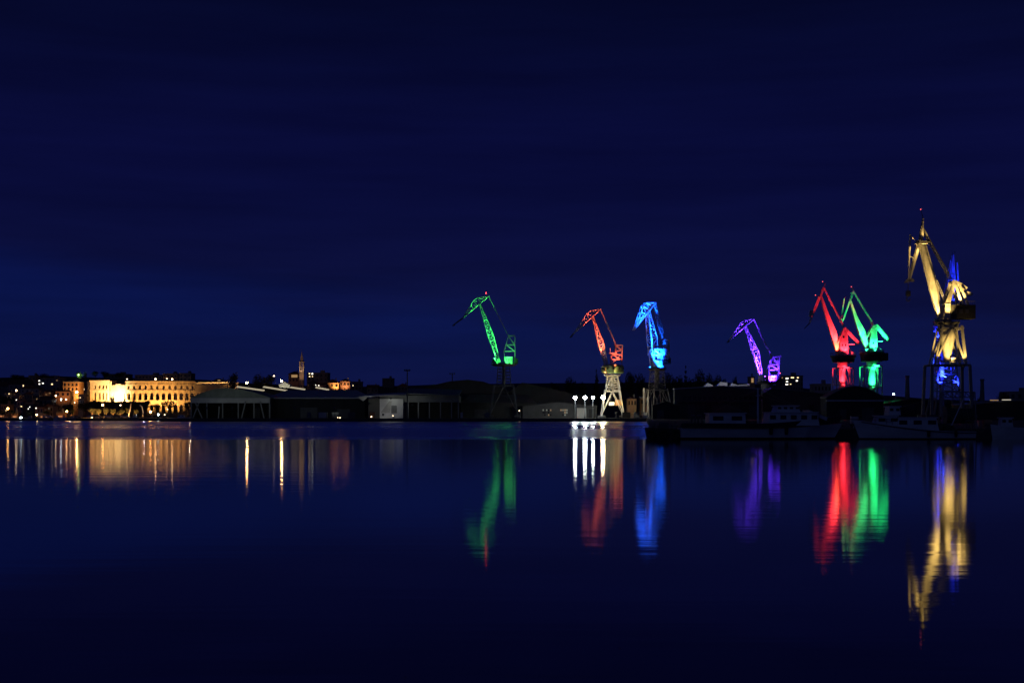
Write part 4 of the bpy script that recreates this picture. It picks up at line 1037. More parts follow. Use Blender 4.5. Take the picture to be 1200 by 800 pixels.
for px in (234, 243, 252, 261, 269): 
    s = math.asin(min(.97, (xat(px, 1020) - AXC) / AA)); q = ell(s); aflood(px, q.y - 8, ZG + 3, q.x, q.y, zat(452, 1020), ARENA_W * 2.2, 120, (1, .55, .17))
for a in (-.7, -.2, .3, .8):      # glow inside, seen through the arches
    q = ell(a, -14); l = bpy.data.lights.new('inner_glow', 'POINT'); l.energy = ARENA_W * .03; l.color = (1, .4, .08); l.shadow_soft_size = .5
    o = bpy.data.objects.new('inner_glow', l); C.objects.link(o); o.parent = am; o.location = V((q.x, q.y, ZA['base'] + 3)) - am.location

# ---------------------------------------------------------------- town on the hill
HG = 'houses of the hillside town'
house(-30, 12, 446.5, 1150, 14, 'dimwall', 'dim hillside house at the far edge of the town, greyish wall', 'hip', rows=2, cols=5, group=HG)
house(10, 33.2, 444.5, 1120, 14, 'pink', 'broad low dim pinkish house under the dark hilltop trees', 'gable', rows=2, cols=4, group=HG, lit=((27.3, 451.8, 1.0, 1.8, 'warmwin'),))
house(33.4, 42, 440.3, 1160, 10, 'ochre', 'small ochre house standing highest among dim pinkish houses', 'flat', rows=1, cols=2, group=HG)
house(24, 45.5, 450, 1060, 12, 'cream', 'dim cream house with rounded gable between two darker blocks', 'gable_front', rows=2, cols=4, group=HG)
house(45, 70, 443.3, 1100, 16, 'bluewall', 'cool grey apartment block with a few bright upper windows', 'flat', rows=4, cols=6, group=HG, name='apartment_block', cat='building',
      lit=((43.0 + 3, 446, 1.7, 1, 'coolwin'), (46.2, 449.8, 1.5, 1.3, 'coolwin'), (50.3, 449, 1.8, 1.1, 'coolwin'), (61, 450, 1.8, 1.4, 'warmwin'), (66.7, 445.6, 1.2, 1.1, 'dimwin')))
house(73.8, 92, 447.6, 1010, 13, 'ochre', 'orange lit house with a lamp glowing at its corner', 'flat', rows=2, cols=4, group=HG)
house(65, 82.5, 456.5, 985, 8, 'ochre', 'lower orange annex with arched door in front of the lamp lit house', 'hip', rows=1, cols=3, group=HG, rise=.15)
house(46, 60, 464, 930, 10, 'dimwall', 'dark low house with pale wall halfway down the slope', 'gable', rows=1, cols=3, group=HG)
house(20, 27, 469.5, 860, 8, 'pink', 'narrow pinkish house above the waterfront lights', 'flat', rows=3, cols=2, group=HG, lit=((25, 476, 1.6, .8, 'warmwin'),))
house(97, 106, 452, 1080, 10, 'dimwall', 'slim dark house squeezed beside the stair tower of the arena', 'gable', rows=3, cols=2, group=HG, lit=((98.5, 456, .9, 1.6, 'warmwin'), (99.5, 463.5, 1, 1, 'dimwin')))
house(122, 150, 438.5, 1290, 16, 'dimwall', 'long dark flat roofed block above the arena tower', 'flat', rows=2, cols=7, group=HG, name='apartment_block', cat='building')
house(158, 190, 439.5, 1280, 16, 'pink', 'reddish long block with two roof lamps behind the arena', 'flat', rows=2, cols=8, group=HG, name='apartment_block', cat='building')
house(191, 208, 438, 1260, 16, 'ochre', 'taller reddish brown block behind the arena arcade', 'flat', rows=3, cols=4, group=HG, name='apartment_block', cat='building')
house(210, 224, 437.5, 1240, 16, 'dimwall', 'dark block touching the sky behind the end of the arena', 'flat', rows=2, cols=3, group=HG, name='apartment_block', cat='building')
house(242, 266, 443.2, 1240, 16, 'dimwall', 'dark low block above the lit end wall of the arena', 'hip', rows=1, cols=5, group=HG, lit=((258, 445.5, 6, 1, 'dimwin'),))
house(226.5 + 1, 277, 448.3, 1120, 9, 'stone', 'long orange lit stone wall building past the arena end', 'flat', rows=0, cols=0, name='stone_hall', cat='building')
for px, pw in ((241, 1), (253, 1), (265, .9), (274, .6)):
    p = V((xat(px, 1108), 1108, zat(459, 1108))); ground_flood(p, V((xat(px + 1, 1120), 1120, zat(452, 1120))), ARENA_W * .6 * pw, (1, .55, .16), 120, 'shaded floodlight aimed at the long stone hall', 'floodlights at the stone hall')
house(338, 350, 434.5, 1130, 14, 'ochre', 'brownish house just beside the bell tower', 'hip', rows=2, cols=3, group=HG, lit=((345, 440.5, 7, 3, 'dimwin'),))
house(359.5, 384, 437, 1120, 16, 'dimwall', 'dark building beside the bell tower with four bright windows', 'flat', rows=3, cols=5, group=HG,
      lit=((362.6, 437.6, 1.5, 1.3, 'warmwin'), (366, 437.7, 1.6, 1.8, 'coolwin'), (362.8, 441, 1.4, 1.2, 'warmwin'), (366.2, 441, .9, 1, 'warmwin')))
house(381, 397, 444, 1060, 10, 'ochre', 'rust coloured house with a bright floodlit patch of wall', 'hip', rows=1, cols=3, group=HG)
house(398, 410, 443.5, 1070, 10, 'pink', 'rust coloured house at the dark hill edge with a lamp low on its wall', 'hip', rows=1, cols=3, group=HG)
house(327, 339.5, 446.9, 900, 9, 'palesheet', 'pale gabled house end rising above the shed roofs', 'gable_front', rows=0, cols=0, group=HG, rise=.35, roofm='palesheet', chim=False)
house(448, 461, 443.5, 1240, 12, 'dimwall', 'nearly black house on the bare ridge between the towns', 'flat', rows=1, cols=3, group=HG)
house(430, 443, 450.5, 1050, 10, 'dimwall', 'faint grey house low behind the white warehouse', 'gable', rows=1, cols=3, group=HG)
house(914, 941, 440.5, 900, 14, 'dimwall', 'dark office block with rows of small lit windows by the violet crane', 'flat', rows=4, cols=9, name='office_block', cat='building',
      lit=((916, 442.5, 2.4, 1.2, 'dimwin'), (922.3, 443.3, 3.2, 1.3, 'coolwin'), (928.6, 442.3, 3.6, 1.2, 'warmwin'), (935, 442.3, 2, 1, 'warmwin'), (922.3, 447, 2.4, 1, 'coolwin'), (933.8, 446, 2.2, 1.3, 'coolwin'), (922, 450.3, 3, 1.2, 'coolwin'), (926.5, 450, 1.4, .8, 'warmwin')))
house(878.5, 884.5, 441.8, 880, 8, 'ochre', 'small orange lit house end above the long shed roof', 'flat', rows=0, cols=0, group=HG, lit=((881.8, 445.5, 2.6, 5, 'dimwin'),))
house(1183, 1215, 459.5, 700, 14, 'concrete', 'low grey house by the dark tree at the edge of the yard', 'flat', rows=1, cols=4, yb=480)

rh = random.Random(21)
EXTRA = [(-6, 3, 463, 960, 'low dim house at the far edge, below the greyish hip roofed one', 'dimwall'), (5, 13, 458, 1010, 'dim narrow house beside the lone pale yellow lamp', 'cream'), (14, 22, 463.5, 950, 'dim gabled house under the lone pale yellow lamp', 'pink'),
    (28, 38, 459, 1000, 'dim wide house between the cream gable and the slope trees', 'dimwall'), (38.5, 46, 461.5, 970, 'dim bluish house above the narrow pinkish one', 'bluewall'), (52, 61, 456.5, 1020, 'dim ochre house before the grey apartment block', 'ochre'),
    (30, 39, 472, 850, 'low dim cottage near the water, grey walled, above the white lamp', 'dimwall'), (41, 50, 474.5, 830, 'low dim cottage near the water with a lit window, pink walled', 'pink'), (52, 62, 473, 840, 'low dim cottage near the water, cream walled', 'cream'), (1, 10, 474, 830, 'low dim cottage at the water edge by the first orange lamp', 'ochre'),
    (92, 99, 462.5, 960, 'slender dim house right under the strong orange lamp', 'pink'), (360, 372, 445.5, 1040, 'dim house at the foot of the bell tower hill', 'dimwall'), (371, 382, 448, 1020, 'dim house left behind the rust coloured pair', 'pink'), (412, 424, 447.5, 1100, 'faint house past the rust coloured pair', 'dimwall'), (466, 478, 449, 1080, 'faint house on the dark ridge beyond the unlit mast', 'dimwall')]
for x0, x1, yt, Y, lab, m in EXTRA:
    n_l = rh.choice((0, 1, 1, 2)); lt = []
    for _ in range(n_l): lt.append((rh.uniform(x0 + 1.2, x1 - 1.2), yt + rh.uniform(3.2, 7), rh.uniform(.8, 1.3), rh.uniform(.8, 1.2), rh.choice(['dimwin', 'warmwin', 'dimwin2', 'coolwin'])))
    house(x0, x1, yt, Y, 9, m, lab, rh.choice(['gable', 'hip', 'gable_front', 'flat']), rows=2, cols=3, group=HG, lit=lt)
# bell tower
bt = thing('bell_tower', (xat(353.3, 1010), 1010, ground_z(xat(353.3, 1010), 1010)), 'tall slim pinkish stone bell tower with a pointed spire', 'bell tower')
bx0, bx1, by = xat(350.7, 1010), xat(355.9, 1010), 1010; bw = bx1 - bx0; z = lambda y: zat(y, 1010)
mb = MB(); mb.box(bx0, bx1, by, by + bw, bt.location.z - 2, z(434.5)); mb.build('shaft', 'brickstone', bt)
mb = MB()
for zz0, zz1 in ((434.5, 429.6), (429.6, 424.4)):
    for i in (0, 1):
        for j in (0, 1): mb.box(bx0 + i * (bw - .75), bx0 + i * (bw - .75) + .75, by + j * (bw - .75), by + j * (bw - .75) + .75, z(zz0) + .25, z(zz1))
    mb.box(bx0 + bw / 2 - .12, bx0 + bw / 2 + .12, by + .2, by + .5, z(zz0) + .25, z(zz1) - .3)
    mb.box(bx0 - .12, bx1 + .12, by - .12, by + bw + .12, z(zz0) + .003, z(zz0) + .25)
mb.box(bx0 - .25, bx1 + .25, by - .25, by + bw + .25, z(424.4) + .003, z(424.4) + .5); bf = mb.build('belfry', 'brickstone', bt)
mb = MB(); mb.lathe((bx0 + bw / 2, by + bw / 2, 0), [(.25, z(432.6)), (.55, z(432.4)), (.42, z(431.4)), (.1, z(430.8))], 12); mb.build('bell', 'steel', bf)
mb = MB(); mb.lathe((bx0 + bw / 2, by + bw / 2, 0), [(bw * .6, z(424.4) + .51), (bw * .48, z(422)), (bw * .25, z(417)), (.08, z(411.5))], 4, math.pi / 4); sp_ = mb.build('spire', 'brickstone', bt)
mb = MB(); mb.tube((bx0 + bw / 2, by + bw / 2, z(411.6)), (bx0 + bw / 2, by + bw / 2, z(409.2)), .06); mb.bar((bx0 + bw / 2 - .4, by + bw / 2, z(410)), (bx0 + bw / 2 + .4, by + bw / 2, z(410)), .09); mb.build('cross', 'steel', sp_)
flood_fixture(bt, V((bx0 + bw / 2 + 2, by - 14, z(452))), V((bx0 + bw / 2, by, z(430))), 5200, (1, .66, .4), 60)
flood_fixture(bt, V((bx0 + bw / 2 - 1, by - 3.2, z(437))), V((bx0 + bw / 2, by, z(429))), 900, (1, .75, .45), 90)

# lit house corners
ground_flood(V((xat(90, 1004), 1004, zat(468, 1004))), V((xat(88, 1010), 1010, zat(456, 1010))), 8500, (1, .5, .14), 130, 'floodlight on the slope lighting the corner of the orange house')
ground_flood(V((xat(74, 978), 978, zat(468, 978))), V((xat(74, 985), 985, zat(459, 985))), 1500, (1, .42, .16), 140, 'floodlight below the orange annex wall')
ground_flood(V((xat(393, 1054), 1054, zat(456, 1054))), V((xat(393.4, 1060), 1060, zat(450, 1060))), 9000, (1, .55, .2), 80, 'floodlight making the bright patch on the rust coloured house')
ground_flood(V((xat(404, 1065), 1065, zat(455, 1065))), V((xat(404.5, 1070), 1070, zat(450, 1070))), 3500, (1, .45, .16), 100, 'floodlight low under the rust coloured house at the dark hill edge')
ground_flood(V((xat(333, 890), 890, zat(462, 890))), V((xat(333, 900), 900, zat(452, 900))), 3800, (1, .93, .66), 100, 'floodlight behind the sheds lighting the pale gable')

# hillside and waterfront lamps
LG = 'street lamps of the town'
for px, py, Y, r, m, lab in [
    (90, 459.3, 1000, .55, 'sodiumhi', 'strong orange lamp at the corner of the orange lit house'),
    (19, 457.3, 1000, .55, 'warmlamp', 'pale yellow lamp alone on the dark slope below the pinkish house'),
    (65.3, 463.5, 970, .4, 'warmlamp', 'small warm lamp at the foot of the orange annex'),
    (71.6, 467.8, 940, .42, 'whitelamp', 'white lamp on the slope beneath the orange annex'),
    (77.5, 467.8, 935, .4, 'warmlamp', 'warm white lamp next to the white one beneath the orange annex'),
    (87.5, 471.5, 900, .36, 'softlamp', 'faint lamp on the dark slope under the strong orange lamp'),
    (149, 444, 1240, .5, 'softlamp', 'dim lamp on the skyline over the broken arena top'),
    (182.2, 444, 1250, .6, 'warmlamp', 'bright lamp over the middle of the arena top'),
    (195.6, 443.6, 1240, .45, 'softlamp', 'faint lamp between two lamps over the arena top'),
    (201.7, 444.2, 1230, .6, 'warmlamp', 'bright lamp nearest the dark block over the arena top'),
    (272.8, 444.6, 1090, .55, 'sodium', 'orange lamp at the end of the stone hall'),
    (289.3, 448.2, 1040, .6, 'sodiumhi', 'orange lamp with a long reflection, below the black tree group'),
    (321, 440.4, 1100, .6, 'softlamp', 'pale lamp high beside the tall black trees'),
    (330, 446, 960, .6, 'sodiumhi', 'orange lamp with a long reflection, over the pale gabled house')]:
    wall_lamp(px, py, Y, r, m, lab, LG)
PG = 'lamps along the promenade'
for px, py, r, m, lab in [
    (9.2, 478.5, .45, 'sodium', 'orange lamp among low trees at the far end of the promenade'),
    (24.3, 489.4, .55, 'whitelamp', 'brilliant white low lamp close to the water'),
    (43, 485.8, .35, 'warmlamp', 'pale lamp between the white lamp and the boats'),
    (78.3, 481.8, .45, 'sodium', 'orange lamp on a pole behind the moored motor boats'),
    (107.8, 489, .3, 'sodium', 'low orange lamp at the near end of the tree row'),
    (120.3, 474.3, .42, 'sodium', 'tall orange lamp over the promenade tree row'),
    (141.2, 474.6, .36, 'softlamp', 'faint tall lamp over the promenade tree row'),
    (176.4, 482.3, .52, 'sodium', 'bright orange lamp beyond the promenade trees'),
    (185.4, 485.5, .36, 'whitelamp', 'small white lamp beside the bright orange one'),
    (196.3, 479.3, .26, 'softlamp', 'tiny pale lamp in front of the big dark tree'),
    (193, 485.7, .26, 'softlamp', 'tiny pale lamp close above the water by the white boat')]:
    wall_lamp(px, py, 716 if py < 480 else 706, r, m, lab, PG, zb=1.36, arm=.7)
wall_lamp(1047, 461.6, 640, .3, 'whitelamp', 'lone small white lamp right of the emerald crane', None)

# trees of the town
TG = 'trees of the hillside and waterfront'
trees = [('A', 52, 436, 1200, 22, 'wide dark tree clump on the hilltop above the grey apartment block'), ('B', 62, 437.5, 1190, 18, 'lower dark tree on the hilltop beside the wide clump'),
    ('A', 20, 438, 1230, 26, 'dark hilltop tree above the broad pinkish house'), ('P', 112, 434.5, 1260, 14, 'dark pine on the skyline above the stair tower'), ('A', 123, 434, 1255, 14, 'dark rounded tree beside the skyline pine'),
    ('B', 140, 435.5, 1270, 18, 'dark broad tree on the skyline above the broken arena wall'), ('A', 273.5, 434, 1010, 15, 'tall square black tree over the end of the stone hall'),
    ('B', 302, 435.2, 1020, 20, 'big black tree standing apart on the skyline'), ('A', 315, 436, 1010, 20, 'big black tree next to the pale high lamp'), ('A', 232, 446, 1130, 14, 'dark tree behind the arena end'),
    ('B', 199, 467.5, 905, 22, 'big dark tree in front of the arena arches'), ('A', 221, 469, 900, 16, 'dark tree in front of the last arena arches'), ('A', 132, 462.5, 960, 7, 'small dark tree against the white hot arena wall'),
    ('C', 146, 461.5, 960, 4.5, 'slim dark cypress against the arena wall'), ('A', 172, 467.5, 930, 14, 'dark tree under the middle arena arches'), ('B', 158, 467, 930, 16, 'dark low tree under the square openings'),
    ('A', 112, 467, 940, 18, 'dark tree at the foot of the stair tower'), ('B', 125, 467.5, 935, 18, 'dark tree below the white hot arena wall'), ('A', 141, 467.6, 930, 16, 'dark rounded tree below the slim cypress'), ('A', 184, 472, 880, 14, 'dark tree low in front of the arena beside the big one'),
    ('A', 98, 470, 880, 22, 'dark tree filling the gap below the slim house'), ('B', 60, 470, 880, 28, 'broad dark tree in the middle of the slope'), ('A', 37, 468, 900, 22, 'dark tree below the cream house'), ('B', 8, 462, 900, 30, 'broad dark tree at the far edge of the slope'), ('A', 80, 473, 850, 22, 'dark tree under the row of white slope lamps')]
for k, px, yt, Y, wpx, lab in trees: tree(k, px, yt, Y, wpx, lab, TG)
for i, (px, yt, wpx, lab) in enumerate([(108, 477, 9, 'first small tree of the promenade row, orange under its lamp'), (116, 478, 10, 'promenade tree beneath the tall orange lamp'), (124.5, 477, 10, 'promenade tree just past the tall orange lamp'),
    (133, 478, 10, 'promenade tree between the two tall lamps'), (141.5, 479, 10, 'promenade tree beneath the faint tall lamp'), (150.5, 477.5, 9, 'promenade tree with pale trunk, last but one of the row'), (159.5, 478.5, 10, 'last promenade tree of the row, beside the arch poles'),
    (3, 480, 12, 'waterfront tree at the very edge, orange lit'), (15, 479, 10, 'waterfront tree beside the first orange lamp'), (85, 478.5, 8, 'waterfront tree lit by the lamp over the boats'), (55, 480, 12, 'dim waterfront tree between the lamps'), (34, 481, 12, 'dim waterfront tree near the white lamp')]):
    tree('A' if i % 2 else 'B', px, yt, 712.5 + (i % 3), wpx, lab, 'trees along the promenade')
# warm lamps shining up into the promenade trees
pl = thing('ground_floodlight', (xat(130, 706), 706, 1.36), 'row light strip on the ground under the promenade trees', 'floodlight')
mb = MB(); mb.box(xat(106, 706), xat(163, 706), 705.7, 706.1, 1.37, 1.6); mb.build('housing', 'steel', pl)
for px, pw in ((109, 1), (118, .8), (127, .7), (137, .6), (148, .7), (157, .5)): spot(V((xat(px, 707), 707, 1.9)), V((xat(px, 712), 712.5, 5.5)), 11000 * pw, (1, .42, .11), 120, pl, .9)
gl = thing('garden_lamp', (xat(92, 1230), 1230, ground_z(xat(92, 1230), 1230)), 'greenish lamp glowing inside the hilltop tree', 'garden lamp')
mb = MB(); mb.tube((xat(92, 1230), 1228, gl.location.z - 1), (xat(92, 1230), 1228, zat(440, 1228)), .1); mb.build('post', 'steel', gl)
MB().ball((xat(92, 1228), 1228, zat(439, 1228)), .5).build('lamp_head', 'greenlamp', gl)
tree('A', 93, 434.2, 1231, 9, 'hilltop tree lit green by the lamp inside it', TG); tree('B', 100, 434, 1232, 6, 'smaller green tinged tree by the green lit one', TG)
l = spot(V((xat(92, 1222), 1222, zat(442, 1222))), V((xat(93, 1231), 1231, zat(437, 1231))), 9000, (.5, 1, .2), 60, gl)
# ---------------------------------------------------------------- shipyard
def shed(x0, x1, y_eave, y_peak, Y, depth, wall, roofm, label, kind='gable', fascia=None, open_front=False, bays=6, name='shed', xpeak=None, pillars=(), group='sheds of the shipyard', zfloor=1.37, doors=(), wall_low=None, inset=4):
    """industrial shed: roof profile across the front, side walls, fascia beam, open or closed front with pillars"""
    X0, X1 = xat(x0, Y), xat(x1, Y); ze, zp = zat(y_eave, Y), zat(y_peak, Y); XP = xat(xpeak, Y) if xpeak else (X0 + X1) / 2
    t = thing(name, ((X0 + X1) / 2, Y, zfloor), label, 'shed', group)
    if kind == 'arch':
        prof = []
        for k in range(17):
            f = k / 16; prof.append((X0 + (X1 - X0) * f, ze + (zp - ze) * math.sin(math.pi * f)))
    elif kind == 'low_arch':
        prof = [(X0, ze), (X0 + (XP - X0) * .3, ze + (zp - ze) * .45), (X0 + (XP - X0) * .7, ze + (zp - ze) * .88), (XP, zp), (XP + (X1 - XP) * .35, ze + (zp - ze) * .86), (XP + (X1 - XP) * .7, ze + (zp - ze) * .45), (X1, ze)]
    elif kind == 'flat': prof = [(X0, ze), (XP, zp), (X1, ze)]
    elif kind == 'long': prof = [(X0, ze), (X1, ze)]
    else: prof = [(X0, ze), (XP, zp), (X1, ze)]
    th = .35
    rm = MB()
    for (xa, za), (xb, zb_) in zip(prof, prof[1:]):
        rm.hexa([(xa, Y - .6, za), (xb, Y - .6, zb_), (xb, Y + depth, zb_), (xa, Y + depth, za)], [(xa, Y - .6, za + th), (xb, Y - .6, zb_ + th), (xb, Y + depth, zb_ + th), (xa, Y + depth, za + th)])
    if kind == 'long':      # ridge runs across: the front slope faces the water
        rm = MB(); zr = zat(y_peak, Y + depth / 2); i = inset * Y / F
        rm.add([(X0 - .4, Y - .7, ze), (X1 + .4, Y - .7, ze), (X1 + .4, Y + depth + .7, ze), (X0 - .4, Y + depth + .7, ze), (X0 + i, Y + depth / 2, zr), (X1 - i, Y + depth / 2, zr)], [(0, 1, 5, 4), (1, 2, 5), (2, 3, 4, 5), (3, 0, 4), (3, 2, 1, 0)])
        for k in range(1, 12):
            a_ = V((X0 + (X1 - X0) * k / 12, Y - .7, ze)); b_ = V((X0 + i + (X1 - X0 - 2 * i) * k / 12, Y + depth / 2, zr)); rm.bar(a_ + V((0, 0, .04)), b_ + V((0, 0, .04)), .12, .1)
    rm.build('roof', roofm, t)
    zw = ze - .004
    fr = MB()
    y_f = Y + (depth * .75 if open_front else 0)
    fr.prism([V((X0 + .2, y_f, zfloor - .5)), V((X1 - .2, y_f, zfloor - .5))] + [V((min(max(xa, X0 + .2), X1 - .2), y_f, za - .004)) for xa, za in reversed(prof)], (0, .4, 0))
    fr.box(X0 + .2, X0 + .6, Y + .5, Y + depth - .2, zfloor - .5, zw); fr.box(X1 - .6, X1 - .2, Y + .5, Y + depth - .2, zfloor - .5, zw)
    wl_ = fr.build('wall', wall, t)
    if open_front:
        gp = MB(); gp.prism([V((X0, Y, ze - .004)), V((X1, Y, ze - .004))] + [V((xa, Y, za - .004)) for xa, za in reversed(prof[1:-1])], (0, .3, 0)); gp.build('gable_panel', roofm, t)
    if fascia:
        f0, f1 = fascia; mb = MB(); mb.box(X0 - .1, X1 + .1, Y - .75, Y - .1, zat(f1, Y), zat(f0, Y)); mb.build('fascia', 'palesheet', t)
    for k in range(bays + 1 if open_front else 0):
        x = X0 + (X1 - X0) * k / bays; mb = MB(); mb.box(x - .3, x + .3, Y - .05, Y + .25, zfloor, ze - .01); mb.build('post', 'grey', t)
    for xa, ya, xb, yb in pillars:
        mb = MB(); mb.bar(at(xa, ya, Y - 1.2), at(xb, yb, Y - 1.2), .55, .5); mb.build('raking_post', 'grey', t)
    for xa, xb, ya, mm in doors:
        mb = MB(); mb.box(xat(xa, Y), xat(xb, Y), y_f - .12, y_f - .02, zfloor, zat(ya, Y)); d_ = mb.build('door', mm, t)
        mb = MB(); mb.box(xat(xa, Y) - .2, xat(xb, Y) + .2, y_f - .2, y_f - .013, zat(ya, Y) + .003, zat(ya, Y) + .25); mb.build('lintel', 'steel', d_)
    return t
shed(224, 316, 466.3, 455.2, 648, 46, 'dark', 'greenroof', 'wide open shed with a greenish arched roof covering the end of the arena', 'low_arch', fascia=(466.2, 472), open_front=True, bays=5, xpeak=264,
     pillars=((233, 472, 226, 490), (229, 472, 237, 490), (288, 470, 283, 490), (305, 470, 309.5, 490), (257, 476, 256, 490)), doors=((281, 289, 478, 'bluewall'),))
mb = None
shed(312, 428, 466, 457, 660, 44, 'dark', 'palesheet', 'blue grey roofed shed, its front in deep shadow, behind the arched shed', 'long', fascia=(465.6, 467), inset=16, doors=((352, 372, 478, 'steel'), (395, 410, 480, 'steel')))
shed(270, 400, 461, 454.5, 720, 44, 'dark', 'dark', 'long dark shed carrying pale self-glowing roof edges', 'gable', xpeak=330)
# sloping pale roof edges; their added glow stands in for floodlight on them
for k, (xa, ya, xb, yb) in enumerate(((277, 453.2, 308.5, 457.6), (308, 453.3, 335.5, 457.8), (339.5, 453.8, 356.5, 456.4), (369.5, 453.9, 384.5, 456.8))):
    lab = ('long pale self-glowing roof edge just past the stone hall', 'long pale self-glowing roof edge below the pale gabled house', 'short pale self-glowing roof edge at the foot of the bell tower', 'short pale self-glowing roof edge past the bell tower')[k]
    Yr = 706; t = thing('roof_edge_strip', tuple(at(xa, ya, Yr)), lab, 'roof edge', 'self-glowing roof edges of the sheds')
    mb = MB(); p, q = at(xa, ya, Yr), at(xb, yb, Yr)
    mb.hexa([p + V((0, 0, -.2)), q + V((0, 0, -.2)), q + V((0, 4, .1)), p + V((0, 4, .1))], [p + V((0, 0, .17)), q + V((0, 0, .17)), q + V((0, 4, .5)), p + V((0, 4, .5))]); mb.build('glow_strip', 'edgeglow', t)
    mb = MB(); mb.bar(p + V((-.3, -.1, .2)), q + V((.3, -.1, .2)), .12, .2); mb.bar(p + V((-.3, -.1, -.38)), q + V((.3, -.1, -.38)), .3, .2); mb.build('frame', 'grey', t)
for px, lab in ((242, 'added fill lamp before the arched shed, near its end'), (272, 'added fill lamp before the middle of the arched shed'), (302, 'added fill lamp before the far end of the arched shed'), (345, 'added fill lamp before the blue grey shed'), (392, 'added fill lamp before the blue grey shed, nearer the warehouse')):
    ground_flood(V((xat(px, 628), 628, 6)), V((xat(px + 2, 652), 652, zat(462, 652))), SHED_FILL_W, (.9, 1, .82), 120, lab, 'added fill lamps at the sheds')  # lamps added to brighten the sheds, in place of light from the town
# white warehouse
wt = thing('warehouse', (xat(448, 628), 640, 1.37), 'white fronted warehouse with a thin overhanging roof and a grey door', 'warehouse')
mb = MB(); mb.box(xat(445, 640), xat(472.3, 640), 640, 640.5, zat(484, 640), zat(467.2, 640)); mb.box(xat(445, 640), xat(472.3, 640), 639.9, 640.5, 1.37, zat(484, 640) - .003); mb.build('wall', 'white', wt)
mb = MB(); mb.box(xat(431.5, 640), xat(444.8, 640), 640.6, 672, 1.37, zat(466.5, 640)); mb.build('side_wall', 'hallwall', wt)
mb = MB(); mb.box(xat(444.9, 640), xat(537.5, 640), 641, 672, zat(471, 640), zat(463, 640)); mb.build('upper_wall', 'sheet', wt)
mb = MB(); mb.box(xat(473, 640), xat(537.5, 640), 655, 656, 1.37, zat(471, 640) - .01); mb.build('back_wall', 'dark', wt)
mb = MB(); a0, b0, c0, d0 = at(420, 465.6, 634), at(476, 462.4, 634), at(476, 460.6, 672), at(420, 463.8, 672)
mb.hexa([a0, b0, c0, d0], [p + V((0, 0, .5)) for p in (a0, b0, c0, d0)]); mb.build('canopy', 'palesheet', wt)
mb = MB(); mb.prism([at(418.5, 465.3, 637), at(431, 465.3, 637), at(425.5, 469.8, 637)], (0, .5, 0)); mb.build('canopy_end', 'palesheet', wt)
mb = MB(); e0, f0, g0, h0 = at(472.5, 461.5, 638), at(538, 463.6, 638), at(520, 448.5, 676), at(484, 459.5, 676)
mb.hexa([e0, f0, V((f0.x, 676, f0.z + 3)), V((e0.x, 676, e0.z + 3))], [p + V((0, 0, .4)) for p in (e0, f0, V((f0.x, 676, f0.z + 3)), V((e0.x, 676, e0.z + 3)))]); mb.build('roof', 'sheet', wt)
mb = MB(); mb.box(xat(458.5, 640), xat(465, 640), 639.8, 639.88, zat(484, 640), zat(475, 640)); mb.build('door', 'grey', wt)
mb = MB(); mb.prism([at(446, 483.5, 639.84), at(457, 483.5, 639.84), at(459, 470, 639.84), at(456, 470, 639.84)], (0, .02, 0)); mb.build('drain_pipe_cover', 'palesheet', wt)
for px in (478, 490, 503, 516, 529, 537):
    mb = MB(); mb.box(xat(px, 640) - .25, xat(px, 640) + .25, 641.2, 641.7, 1.37, zat(471, 640) - .01); mb.build('post', 'grey', wt)
flood_fixture(wt, V((xat(449, 630), 630, 3.2)), V((xat(452, 640), 640, 8)), 330, (1, .97, .86), 120)
flood_fixture(wt, V((xat(458, 634), 634.5, zat(466.5, 634.5))), V((xat(468, 641), 641, zat(467, 641))), 130, (.95, 1, .9), 130)
flood_fixture(wt, V((xat(433, 634), 631, zat(472, 631))), V((xat(428, 637), 637, zat(467, 637))), 120, (.95, 1, .95), 120)
flood_fixture(wt, V((xat(483, 632), 632, zat(474, 632))), V((xat(492, 641), 641, zat(467, 641))), 210, (.95, 1, .92), 120)
# dark halls behind
shed(478, 600, 461, 445.6, 690, 40, 'dark', 'dark', 'great dark hall with a pointed ridge behind the green lit crane', 'low_arch', xpeak=548, name='hall')
shed(540, 628, 472, 462, 668, 22, 'dark', 'shedwall', 'low dark shed right behind the legs of the green lit crane', 'long', inset=10, doors=((556, 572, 480, 'steel'), (600, 611, 478, 'steel')))
shed(588, 692, 466, 449, 690, 40, 'dark', 'dark', 'tall grey hall behind the four quay floodlights', 'gable', xpeak=612, name='hall', doors=((640, 652, 474, 'steel'),))
shed(612, 700, 476, 471.5, 662, 20, 'shedwall', 'dark', 'low grey workshop with small lit windows under the quay floodlights', 'gable', xpeak=655, name='workshop', doors=((676, 687, 478, 'palesheet'), (690, 697, 479, 'dark')))
wk = bpy.data.objects['workshop']
rw = random.Random(12)
for x in (636.6, 638.6, 640.8, 643, 645.4, 657.5, 659.8, 662.2, 664.4):
    for y in (480.3, 483.2, 486):
        if rw.random() < .25: continue
        mb = MB(); mb.box(xat(x - .7, 662), xat(x + .6, 662), 661.9, 661.98, zat(y + 1, 662), zat(y - .9, 662)); mb.build('window', rw.choice(['dimwin', 'glass', 'dimwin2']), wk)
